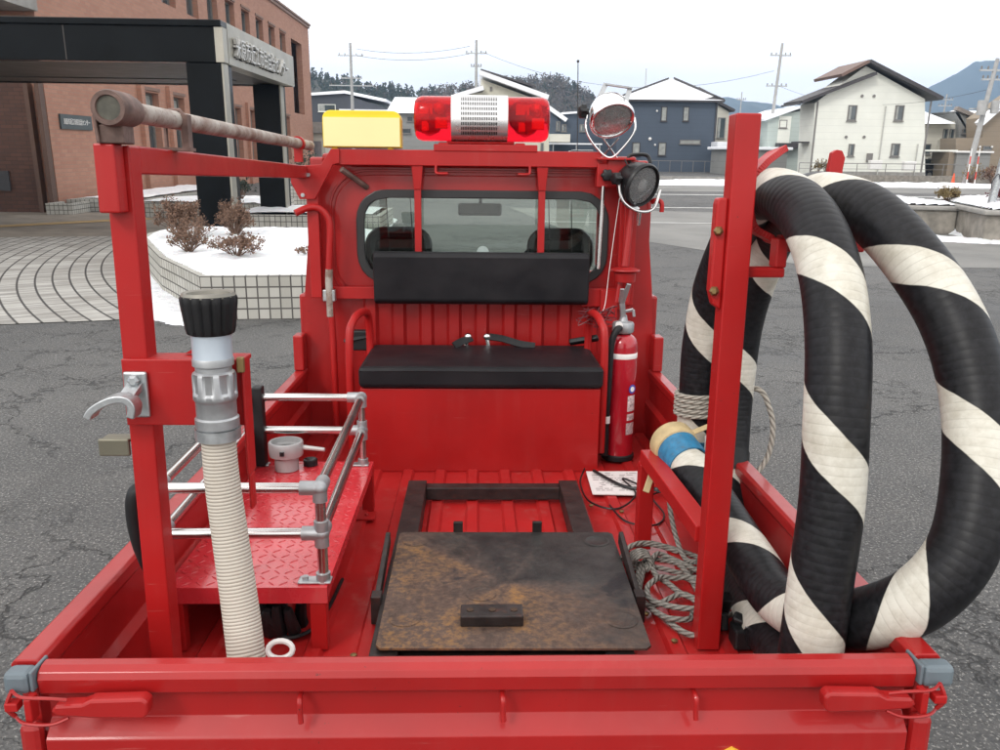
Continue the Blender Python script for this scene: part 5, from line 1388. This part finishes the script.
# grey garage
y = 66
ga = Thing('garage', 'low grey garage with a flat snowy roof right of the tall red post', 'garage', (gx(770,160,y),y,0))
a, b = gx(728,160,y), gx(787,160,y); ga.part('wall', MB().box((a,y,0),(b,y+5,gz(760,150,y))), M['greywall']); ga.part('roof_snow', MB().box((a-.3,y-.3,gz(760,150,y)+.003),(b+.3,y+5.3,gz(760,147,y))), M['rsnow'], bevel=.05)
y = 73
cp_ = Thing('carport', 'open carport with a snowy roof beside the navy house', 'carport', (gx(728,160,y),y,0))
a, b = gx(717,150,y), gx(742,150,y)
cp_.part('roof', MB().box((a,y,gz(725,147,y)),(b,y+5,gz(725,142,y))), M['rsnow'], bevel=.04)
for x_ in (a+.3,b-.3): cp_.part('post', MB().box((x_-.06,y+.1,0),(x_+.06,y+.25,gz(725,147,y)-.003)), M['darkroof'])
# beige house behind the navy one, and snowy roofs beyond
y = 86
th, W_, pts = poly_house('beige_house', 'narrow beige house wall just behind the navy house', 'house', y, 7, [(700,168),(729,168),(729,112),(716,104),(700,96)], 'beigewall')
r_ = MB(); slab(r_, P2(700,95,y), P2(733,112,y), .25, y-.5, y+7.5); th.part('roof', r_, M['darkroof']); windows(th, W_, [(721,128,8,20)], y)
for i,(l,r,t_,b_,yy,lb_,wm) in enumerate(((722,762,118,140,100,'low house under a broad snowy roof right behind the red post','beigewall'),(745,790,122,142,118,'distant low house with snowy roof behind the utility pole','greywall'),(386,437,97,113,90,'long low building with white snow roof left of the light bar','greywall'))):
    th = Thing('snow_roof_house', lb_, 'house', (gx((l+r)/2,150,yy),yy,0)); x0, x1 = gx(l,b_,yy), gx(r,b_,yy); zb, zt = gz(l,b_,yy), gz(l,t_,yy+6)
    w0 = th.part('wall', MB().box((x0+.3,yy,0),(x1-.3,yy+12,zb)), M[wm])
    th.part('roof', MB().add([(x0,yy-.5,zb),(x1,yy-.5,zb),(x1-.4,yy+6,zt),(x0+.4,yy+6,zt),(x0,yy+12.5,zb),(x1,yy+12.5,zb)], [(0,1,2,3),(3,2,5,4),(1,5,2),(0,3,4),(0,4,5,1)]), M['rsnow'])
    if i == 2: windows(th, w0, [(410,119,6,5),(404,131,14,5),(424,121,5,5)], yy)
    else: windows(th, w0, [(l+8,b_+6,7,5)], yy)
# right hand houses
y = 66
th, W_, pts = poly_house('grey_house', 'two tone grey house with a snowy roof right of the white house', 'house', y, 9, [(922,175),(990,175),(990,118),(957,117),(957,121),(922,124)], 'beigewall')
th.part('grey_block', MB().prism([P2(a,b,y) for a,b in ((956,173),(990,173),(990,119),(972,120),(951,111.5),(955,113))], 'y', y-.5, y+3), M['greywall'])
r_ = MB(); x0,x1 = gx(922,124,y-1), gx(956,124,y-1); r_.add([(x0-1,y-1,gz(925,124,y-1)),(x1,y-1,gz(956,123.5,y-1)),(x1-.2,y+4,gz(950,111,y+4)),(x0+2.0,y+4,gz(935,114,y+4)),(x1,y+4,gz(950,116,y+4)),(x0,y+4,gz(930,116,y+4))],[(0,1,2,3),(1,4,2),(0,3,5),(0,5,4,1)])
RF = th.part('roof_snow', r_, M['rsnow'])
r_ = MB(); slab(r_, P2(951,110.5,y), P2(973,120,y), .3, y-.8, y-.3); th.part('roof_trim', r_, simple('taupe_trim', (.22,.19,.17), .6), RF)
r_ = MB().add([(gx(954,119,y),y-.3,gz(954,112,y)),(gx(996,119,y),y-.3,gz(996,118,y)),(gx(998,112,y+4),y+4,gz(998,111,y+4)),(gx(952,112,y+4),y+4,gz(952,110.5,y+4)),(gx(954,119,y),y+4,gz(954,118,y)),(gx(996,119,y),y+4,gz(996,120,y))],[(0,1,2,3),(0,3,4),(1,5,2),(0,4,5,1)]); th.part('rear_roof_snow', r_, M['rsnow'])
windows(th, W_, [(945,134,5,10),(951.5,134,5,10),(926,149,9,10)], y)
windows(th, W_, [(966,131,8,5)], y-.55)
th.part('balcony', MB().box((gx(937,147,y),y-.9,gz(937,150,y)),(gx(956,147,y),y-.02,gz(937,140,y))), M['beigewall'])
y = 62
th, W_, pts = poly_house('brown_house', 'brown house with a white edged gable at the right edge', 'house', y, 2.2, [(955,176),(1030,176),(1030,85),(983,118),(983,138),(956,138)], 'brownwall')
r_ = MB(); slab(r_, P2(979,125.5,y), P2(1030,80,y), .3, y-.6, y+.3); th.part('roof', r_, M['rsnow'])
windows(th, W_, [(987,148,9,4),(973,150,6,4)], y)
th.part('wall_lamp', MB().ball(at(980,147,y-.1),.1,6).ball(at(992,147,y-.1),.1,6), M['white'])
y = 58
ga = Thing('storage_shed', 'grey storage shed with a flat pale roof at the far right', 'shed', (gx(974,160,y),y,0))
a, b = gx(956,160,y), gx(990,160,y); ga.part('wall', MB().box((a,y,0),(b,y+3,gz(970,153,y))), M['greywall']); ga.part('roof', MB().box((a-.2,y-.2,gz(970,153,y)+.003),(b+.1,y+3.2,gz(970,151,y))), M['white'], bevel=.03)
ga.part('side_panel', MB().box((gx(950,160,y),y+.2,0),(a-.01,y+2.5,gz(950,152,y))), M['brownwall'])
cp_ = Thing('carport', 'flat roofed carport sheltering a dark car right of the white house', 'carport', (gx(937,160,59),59,0))
a, b = gx(918,150,59), gx(955,150,59); zt = gz(935,151.5,59)
cp_.part('roof', MB().box((a,58.6,zt),(b,63.5,zt+.12)), M['whitewall'])
for x_ in (a+.3,b-.2): cp_.part('post', MB().box((x_-.06,58.8,0),(x_+.06,58.92,zt-.003)), M['winframe'])

# cars
def car(loc, rot, mat, label, L=4.0, W=1.6, H=1.5, group=None, name='parked_car'):
    th = Thing(name, label, 'car', loc, group, rot=rot); o = Vector(loc)
    def B(mb): mb.v = [tuple(Vector(p)+o) for p in mb.v]; return mb
    pr = [(-L/2,.35),(-L/2,.85),(-L/2+.15,.95),(-L*.25,1.02),(L*.20,1.02),(L/2-.3,.92),(L/2-.05,.75),(L/2,.45),(L/2-.05,.28),(-L/2+.05,.28)]
    b_ = th.part('body', B(MB().prism([(a,b) for a,b in pr],'y',-W/2,W/2)), mat, bevel=.06)
    cb_ = [(-L*.46,.96),(-L*.40,H-.06),(-L*.34,H),(L*.05,H),(L*.12,H-.06),(L*.28,1.0)]
    th.part('cabin', B(MB().prism(cb_,'y',-W/2+.09,W/2-.09)), M['winglass'], b_, bevel=.03)
    th.part('roof', B(MB().box((-L*.37,-W/2+.10,H-.02),(L*.06,W/2-.10,H+.02))), mat, b_, bevel=.02)
    for sx in (-L*.31,L*.31):
        for sy in (-W/2+.02,W/2-.02):
            wl_ = th.part('wheel', B(MB().lathe([(.0,-.1),(.26,-.1),(.30,-.07),(.30,.07),(.26,.1),(0,.1)],(sx,sy,.30),(0,1,0),20)), M['black'])
            th.part('rim', B(MB().lathe([(.0,-.105),(.18,-.105),(.18,.105),(0,.105)],(sx,sy,.30),(0,1,0),14)), M['galv'], wl_)
    for sy in (-W/2+.25,W/2-.25): th.part('headlight', B(MB().box((L/2-.16,sy-.16,.68),(L/2-.02,sy+.16,.80))), M['white'])
    return th
car((gx(937,160,61),61,0), R(192), M['carblack'], 'dark car parked under the carport right of the white house')
car((gx(727,160,74),75.2,0), R(-80), M['carblack'], 'dark car under the snowy carport beside the navy house', 3.4,1.5,1.5)
car((gx(575,158,66),66,0), R(180), M['carwhite'], 'white van roofed car just left of the chrome spotlight', 3.6,1.6,1.8)
car((gx(455,150,60),60,0), R(0), M['carwhite'], 'white car seen beneath the middle of the light bar', 3.6,1.6,1.7)
car((gx(395,158,58),58,0), R(0), M['carwhite'], 'white car right of the yellow roof sign', 3.4,1.5,1.75)

# houses left of the light bar
y = 95
th, W_, pts = poly_house('slate_building', 'dark slate blue building behind the yellow roof sign', 'building', y, 14, [(300,172),(388,172),(388,109),(344,94),(300,97)], 'darkwall')
r_ = MB(); slab(r_, P2(300,96.5,y), P2(345,93.5,y), .3, y-.4, y+14); slab(r_, P2(345,93.5,y), P2(386,102,y), .3, y-.4, y+14); th.part('roof', r_, M['rsnow'])
th.part('lower_wing', MB().box((gx(345,109,y),y-4,0),(gx(389,109,y),y-.01,gz(370,111,y-4))), M['darkwall'])
th.part('wing_snow', MB().box((gx(345,107,y),y-4.2,gz(370,111,y-4)+.003),(gx(390,107,y),y-.02,gz(370,109.5,y-4))), M['rsnow'])
windows(th, W_, [(327,108,17,7)], y, 'whitewall')
y = 62
th, W_, pts = poly_house('cream_house', 'cream house with a snow dusted gable roof behind the light bar', 'house', y, 10, [(446,172),(549,172),(549,104),(481,79),(483,92),(450,98)], 'creamwall')
r_ = MB(); slab(r_, P2(479,75.5,y), P2(547,100,y), .32, y-.8, y+10.5); slab(r_, P2(455,99,y), P2(484,90.5,y), .3, y-.8, y+10.5)
RF = th.part('roof_snow', r_, M['rsnow'])
r_ = MB(); slab(r_, (P2(479,75.5,y)[0]+.1,P2(479,75.5,y)[1]+.34), (P2(535,93.5,y)[0],P2(535,93.5,y)[1]+.42), .12, y-.2, y+10); th.part('tile_ridge', r_, M['darkroof'], RF)
th.part('gable_vent', MB().box((gx(491,89,y)-.08,y-.06,gz(491,89,y)-.15),(gx(491,89,y)+.08,y-.002,gz(491,89,y)+.15)), M['winframe'])
windows(th, W_, [(542,148,3,10)], y)
y = 80
th, W_, pts = poly_house('dark_blue_house', 'dark blue house with two square windows left of the chrome spotlight', 'house', y, 9, [(546,172),(610,172),(610,112),(566,114),(560,121),(548,110)], 'bluewall')
r_ = MB(); slab(r_, P2(546,108.5,y), P2(565,122,y), .35, y-.7, y+9); slab(r_, P2(562,114.5,y), P2(612,111,y), .18, y-.4, y+9); th.part('roof_snow', r_, M['rsnow'])
windows(th, W_, [(564,128,5,7),(583,128,7,7),(558,126,4,9)], y)
th.part('porch', MB().box((gx(548,137,y),y-2,gz(556,142,y-2)),(gx(568,137,y),y-.01,gz(556,134,y-2))), M['beigewall'])
y = 74
cp_ = Thing('carport', 'long flat carport in front of the dark blue house', 'carport', (gx(576,150,y),y,0))
a, b = gx(551,150,y), gx(602,150,y); zt = gz(576,144.5,y)
cp_.part('roof', MB().box((a,y,zt),(b,y+4.5,zt+.12)), M['rsnow'])
for x_ in (a+.2,(a+b)/2,b-.2): cp_.part('post', MB().box((x_-.05,y+.1,0),(x_+.05,y+.2,zt-.003)), M['alu'])

# utility poles with crossarms
def upole(px, ptop, y, lean, label, r=.16, arms=((.93,1.0),), trans=False, seed=0):
    ztop = gz(px,ptop,y); x = gx(px,150,y); th = Thing('utility_pole', label, 'utility pole', (x,y,0), 'utility poles around the lot')
    tp = Vector((x+lean, y, ztop))
    b0 = Vector((x,y,0)); pl = th.part('pole', MB().tube([b0, b0+(tp-b0)*.5, tp], [r, r*.85, r*.62], 10), M['metalgrey'])
    for f, w_ in arms:
        c = b0+(tp-b0)*f; am = MB().box((c.x-w_, c.y-.06, c.z-.05),(c.x+w_, c.y+.06, c.z+.05))
        A_ = th.part('crossarm', am, M['galv']); ins = MB()
        for q in (-.9,-.45,.45,.9): ins.lathe([(.03,0),(.06,.03),(.04,.08),(.06,.12),(0,.2)], (c.x+q*w_, c.y, c.z+.05), (0,0,1), 8)
        th.part('insulator', ins, M['winframe'], A_)
    if trans:
        c = b0+(tp-b0)*.62; th.part('transformer', MB().cyl((c.x-.35,c.y-.3,c.z-.4),(c.x-.35,c.y-.3,c.z+.4),.25,14).cyl((c.x+.4,c.y-.3,c.z-.3),(c.x+.4,c.y-.3,c.z+.4),.22,14), M['metalgrey'])
        th.part('antenna_box', MB().box((c.x-1.0,c.y-.2,c.z-.1),(c.x+.9,c.y-.12,c.z-.02)), M['galv'], pl)
    return tp
t1 = upole(354, 43, 88, 0, 'utility pole with several crossarms behind the yellow roof sign', .2, ((.90,1.3),(.72,1.1),(.66,2.3)), False)
t2 = upole(476, 40, 80, 0, 'slim utility pole rising behind the light bar', .18, ((.90,1.0),(.80,.5)))
t3 = upole(767, 43, 72, .45, 'utility pole between the tall red post and the white house', .17, ((.91,.9),(.68,.9)))
t4 = upole(970, 58, 47, .75, 'leaning utility pole with transformers at the right edge', .17, ((.91,.85),(.84,.6)), True)
t5 = upole(937, 94, 95, .2, 'small far utility pole just right of the white house', .13, ((.93,.8),(.85,.8)))
t6 = upole(737, 92, 110, 0, 'thin far pole standing before the blue mountains', .10, ((.9,.6),))
single('roof_aerial', MB().tube([(gx(546,100,82),82,3),(gx(546,90,82),82,gz(546,92,82))],.06,6), M['metalgrey'], 'short thin pole right of the cream house gable', 'pole', (gx(546,100,82),82,3))
def cable(a, b, sag, label, r=.014):
    a, b = Vector(a), Vector(b); pts = [a+(b-a)*(k/14)-Vector((0,0,sag*4*(k/14)*(1-k/14))) for k in range(15)]
    single('power_line', MB().tube(pts, r, 4), M['wire'], label, 'cable', tuple(a), 'power lines between the poles')
for i,dz in enumerate((-.55,-1.2)): cable(t1+Vector((.6,0,dz)), t2+Vector((-.6,0,dz)), .5, ('upper' if i==0 else 'lower')+' power line from the left pole to the pole behind the light bar', .018)
cable(t2+Vector((.5,0,-1.0)), t3+Vector((-.5,0,-2.2)), 2.2, 'long sagging power line from the light bar pole towards the right')
cable(t3+Vector((0,0,-3.4)), t4+Vector((0,0,-1.6)), 1.2, 'power line passing above the white house', .01)
cable(t4+Vector((.4,0,-.9)), t4+Vector((14,4,-1.6)), .7, 'power line leaving the leaning pole to the right', .012)
cable(t4+Vector((-.4,0,-2.4)), t5+Vector((0,0,-.4)), .8, 'power line from the leaning pole to the small far pole', .010)
cable(t6+Vector((0,0,-3)), t3+Vector((0,0,-4.6)), .6, 'low power line crossing before the blue mountains', .012)

# near right snowy stone planters with the lamp pole
def stone_planter(poly, z1, label, seed, cap=.10):
    c = (sum(p[0] for p in poly)/len(poly), sum(p[1] for p in poly)/len(poly), 0); t_ = Thing('stone_planter', label, 'planter', c)
    n = len(poly); w_ = MB(); cx, cy_ = c[0], c[1]
    w_.prism(poly, 'z', 0, z1-cap)
    t_.part('wall', w_, M['stone'], bevel=.02)
    out = [(cx+(px_-cx)*1.03+(.04 if px_>cx else -.04), cy_+(py_-cy_)*1.03+(.04 if py_>cy_ else -.04)) for px_,py_ in poly]
    t_.part('coping', MB().prism(out, 'z', z1-cap+.002, z1), M['concrete'], bevel=.03)
    t_.part('snow_cover', snow_top(poly, z1+.02, seed, .07, .05, -.03), M['snow'])
    return t_
stone_planter([(9.75,17.2),(10.7,17.0),(10.9,17.5),(10.7,19.6),(9.9,19.6),(9.55,18.2)], .62, 'round ended stone planter stub with snow left of the grey pole', 31)
stone_planter([(10.25,15.2),(13.5,14.6),(14.5,19.0),(11.3,19.2)], .66, 'long stone planter with snow under the grey pole', 32)
drift('snow_bank', [(10.6,16.2),(11.2,16.2),(11.6,20),(10.8,20)], .25, seed=21, res=.15, edge=.2)
bush('planter_bush', 'olive brown clipped bush on the stone planter stub', 'bush', (11.0,18.0,.60), .28, .42, 'oliveleaf', 40, 1500, .022, None, 50)
bush('planter_bush', 'dark red low bush at the foot of the grey pole', 'bush', (12.0,17.0,.62), .62, .42, 'redleaf', 44, 2600, .024, None, 51)
lp = Thing('lamp_pole', 'plain grey metal pole standing in the snowy stone planter', 'pole', (10.72,15.9,.62))
lp.part('shaft', MB().tube([(10.72,15.9,.60),(11.02,15.9,3.3),(11.3,15.9,6.0)], [.075,.070,.06], 14), M['galv'])
lp.part('base_plate', MB().lathe([(0,0),(.14,0),(.14,.03),(.09,.06),(.08,.1)], (10.72,15.9,.66), (0,0,1), 20), M['galv'])
lp.part('cable_clip', MB().tube(spline([(10.64,15.82,1.05),(10.62,15.80,1.2),(10.72,15.80,1.35),(10.78,15.8,1.25)],5), .012, 6), M['wire'])
# cone and snow marker poles
c = (gx(952,188,47),47,0)
cn_ = Thing('traffic_cone', 'orange traffic cone on the snow at the road edge', 'traffic cone', c)
cn_.part('base', MB().box((c[0]-.19,c[1]-.19,.05),(c[0]+.19,c[1]+.19,.09)), M['conered'], bevel=.01)
cn_.part('cone', MB().lathe([(.14,.09),(.12,.10),(.03,.70),(.025,.71)], c, (0,0,1), 20), M['conered'])
for px_,lb_ in ((967,'left one of the two red and white snow marker poles'),(975,'right one of the two red and white snow marker poles')):
    x_ = gx(px_,180,45.5); mp = Thing('snow_pole', lb_, 'marker pole', (x_,45.5,0), 'snow marker poles by the cone')
    for k in range(5): mp.part('band', MB().cyl((x_,45.5,k*.42),(x_,45.5,k*.42+.42),.028,8), M['orangepole'] if k%2 else M['white'])
bush('dry_shrub', 'pale dry twiggy shrub between the snow marker poles', 'shrub', (gx(971,185,46),46,.05), .7, 1.3, 'oliveleaf', 40, 250, .05, None, 60)
bush('dry_shrub', 'dry reddish shrub at the far right behind the grey pole', 'shrub', (gx(993,185,46),46,.05), .9, 1.1, 'deadleaf', 40, 700, .06, None, 61)

# ------------------------------------------------------------------ hills, mountains
import mathutils
def ridge(name, prof, y, depth, mat, seed, rough, res=60):
    # prof: (px, py) crest bearings at distance y ; builds a solid ridge falling away both sides
    xs = [gx(a,b,y) for a,b in prof]; zs = [gz(a,b,y) for a,b in prof]
    def zc(x):
        for i in range(len(xs)-1):
            if xs[i] <= x <= xs[i+1]: return zs[i]+(zs[i+1]-zs[i])*(x-xs[i])/(xs[i+1]-xs[i])
        return zs[0] if x < xs[0] else zs[-1]
    nx, ny = res*3, 24; vs = []
    for j in range(ny+1):
        v = j/ny*2-1
        for i in range(nx+1):
            x = xs[0]+(xs[-1]-xs[0])*i/nx
            k = max(0, 1-abs(v)**1.3)
            nz_ = mathutils.noise.fractal(Vector((x/depth*3+seed, v*3, seed)), .9, 2.1, 5)
            vs.append((x, y+v*depth, max(-1, zc(x)*k*(1+(rough*nz_)*(1-.75*k)))+ (rough*zc(x)*.10*nz_ if k > .5 else 0)))
    fs = [(j*(nx+1)+i, j*(nx+1)+i+1, (j+1)*(nx+1)+i+1, (j+1)*(nx+1)+i) for j in range(ny) for i in range(nx)]
    struct(name, MB().add(vs, fs, None, True), M[mat]); return zc, xs
zc, xs = ridge('hill', [(240,70),(285,72),(308,78),(345,86),(380,94),(420,98),(460,94),(500,88),(530,84),(560,86),(575,92),(590,103),(606,116),(640,140)], 300, 60, 'hill', 3, .35)
# woodland on the hill: conifers and bare crowns as one mass
fw = MB(); bw = MB(); rnd = random.Random(9)
def tri(mb, c, s_):
    u = Vector((rnd.gauss(0,1),rnd.gauss(0,.6),rnd.gauss(0,1))).normalized(); v = u.cross(Vector((rnd.gauss(0,.3),1,rnd.gauss(0,.3)))).normalized()
    mb.add([c-u*s_, c+u*s_, c+v*s_*1.4], [(0,1,2)])
x = xs[0]
for k in range(1500):
    x = rnd.uniform(xs[0], xs[-1]-6); dy = rnd.uniform(-46, 4); v = dy/60; zz = zc(x)*max(0,1-abs(v)**1.3)
    f = (x-xs[0])/(xs[-1]-xs[0])
    con = rnd.random() < (.75 if f < .45 else .22)
    h = rnd.uniform(3.0,6.0) if con else rnd.uniform(3.5,6.5); c = Vector((x, 300+dy, zz-1.2))
    if con:
        for q in range(26):
            t_ = rnd.random()**.8; a = rnd.uniform(0,2*PI); rr = (1-t_)*h*.26
            tri(fw, c+Vector((math.cos(a)*rr, math.sin(a)*rr, t_*h)), .35+.3*(1-t_))
    else:
        r0 = h*.36
        for q in range(20):
            a = rnd.uniform(0,2*PI); e = rnd.uniform(-.3,1.2); rr = r0*rnd.uniform(.3,1)
            p_ = c+Vector((math.cos(a)*rr*math.cos(e), math.sin(a)*rr*math.cos(e), h*.55+math.sin(e)*rr)); b_ = c+Vector((0,0,h*.25)); d = (p_-b_)
            sd = Vector((1,0,0)).cross(d).normalized()*.07 if rnd.random()<.5 else Vector((0,.0,1)).cross(d).normalized()*.07
            bw.add([b_+sd, b_-sd, p_], [(0,1,2)]); tri(bw, p_, .30)
w1 = fw.build('evergreen_woodland', M['evergreen']); tagp(w1, 'dark evergreen wood covering the low hill behind the houses', 'woodland', kind='stuff')
w2 = bw.build('leafless_woodland', M['bare']); tagp(w2, 'grey brown leafless wood mixed over the low hill', 'woodland', kind='stuff')
ridge('mountain', [(655,118),(690,104),(715,97),(728,95),(745,100),(770,103),(790,108),(805,103),(825,101),(850,115),(875,118),(905,107),(925,92),(950,76),(975,66),(990,66),(1010,72),(1060,60),(1120,75),(1180,110)], 1500, 420, 'mount', 8, .25, 90)
bfar = ridge('far_mountain', [(560,140),(640,126),(700,112),(760,106),(820,112),(880,104),(960,100),(1100,110)], 1950, 240, 'mount', 12, .2, 60)
# the air between
hz = MB().box((-2600,-150,-2),(2600,2300,200))
t = NT('haze_air'); t.t.nodes.remove(t.b)
pv = t.n('ShaderNodeVolumePrincipled', _Density=HAZE); pv.inputs['Color'].default_value = (.46,.68,1,1); pv.inputs['Anisotropy'].default_value = .2
t.t.links.new(pv.outputs[0], t.out.inputs['Volume'])
if HAZE: tagp(hz.build('haze', t.m), 'pale winter haze in front of the distant mountains', 'haze', kind='stuff')

# ------------------------------------------------------------------ light
wd = bpy.data.worlds.new('World'); scene.world = wd; wd.use_nodes = True
nt = wd.node_tree; bg = nt.nodes['Background']
sky = nt.nodes.new('ShaderNodeTexSky'); sky.sky_type = 'NISHITA'; sky.sun_disc = False; sky.sun_elevation = R(38); sky.sun_rotation = R(215); sky.air_density = 1.2; sky.dust_density = 1.5
tc = nt.nodes.new('ShaderNodeTexCoord'); mp = nt.nodes.new('ShaderNodeMapping'); mp.inputs['Scale'].default_value = (1,1,3.2)
nt.links.new(tc.outputs['Generated'], mp.inputs[0])
no = nt.nodes.new('ShaderNodeTexNoise'); no.inputs['Scale'].default_value = 2.1; no.inputs['Detail'].default_value = 6; no.inputs['Roughness'].default_value = .55
nt.links.new(mp.outputs[0], no.inputs['Vector'])
mr = nt.nodes.new('ShaderNodeMapRange'); mr.inputs[1].default_value = .34; mr.inputs[2].default_value = .52; mr.inputs[3].default_value = .80; mr.inputs[4].default_value = 1.0
nt.links.new(no.outputs['Fac'], mr.inputs[0])
mx = nt.nodes.new('ShaderNodeMix'); mx.data_type = 'RGBA'
nt.links.new(mr.outputs[0], mx.inputs[0]); nt.links.new(sky.outputs[0], mx.inputs[6])
mx.inputs[7].default_value = (CLOUD*1.03, CLOUD*1.0, CLOUD*.97, 1)
nt.links.new(mx.outputs[2], bg.inputs[0]); bg.inputs[1].default_value = .1
sl_ = bpy.data.lights.new('Sun', 'SUN'); so = bpy.data.objects.new('Sun', sl_); COL.objects.link(so)
sl_.energy = 1.2; sl_.angle = R(14); sl_.color = (1,.97,.92)
az, el = R(215), R(38)   # from behind the camera, left
dv = Vector((math.sin(az)*math.cos(el), math.cos(az)*math.cos(el), math.sin(el)))
so.rotation_euler = dv.to_track_quat('Z','Y').to_euler()
vs_ = scene.view_settings; vs_.view_transform = 'Standard'; vs_.look = 'None'; vs_.gamma = 1; vs_.use_curve_mapping = False; vs_.exposure = EXPO
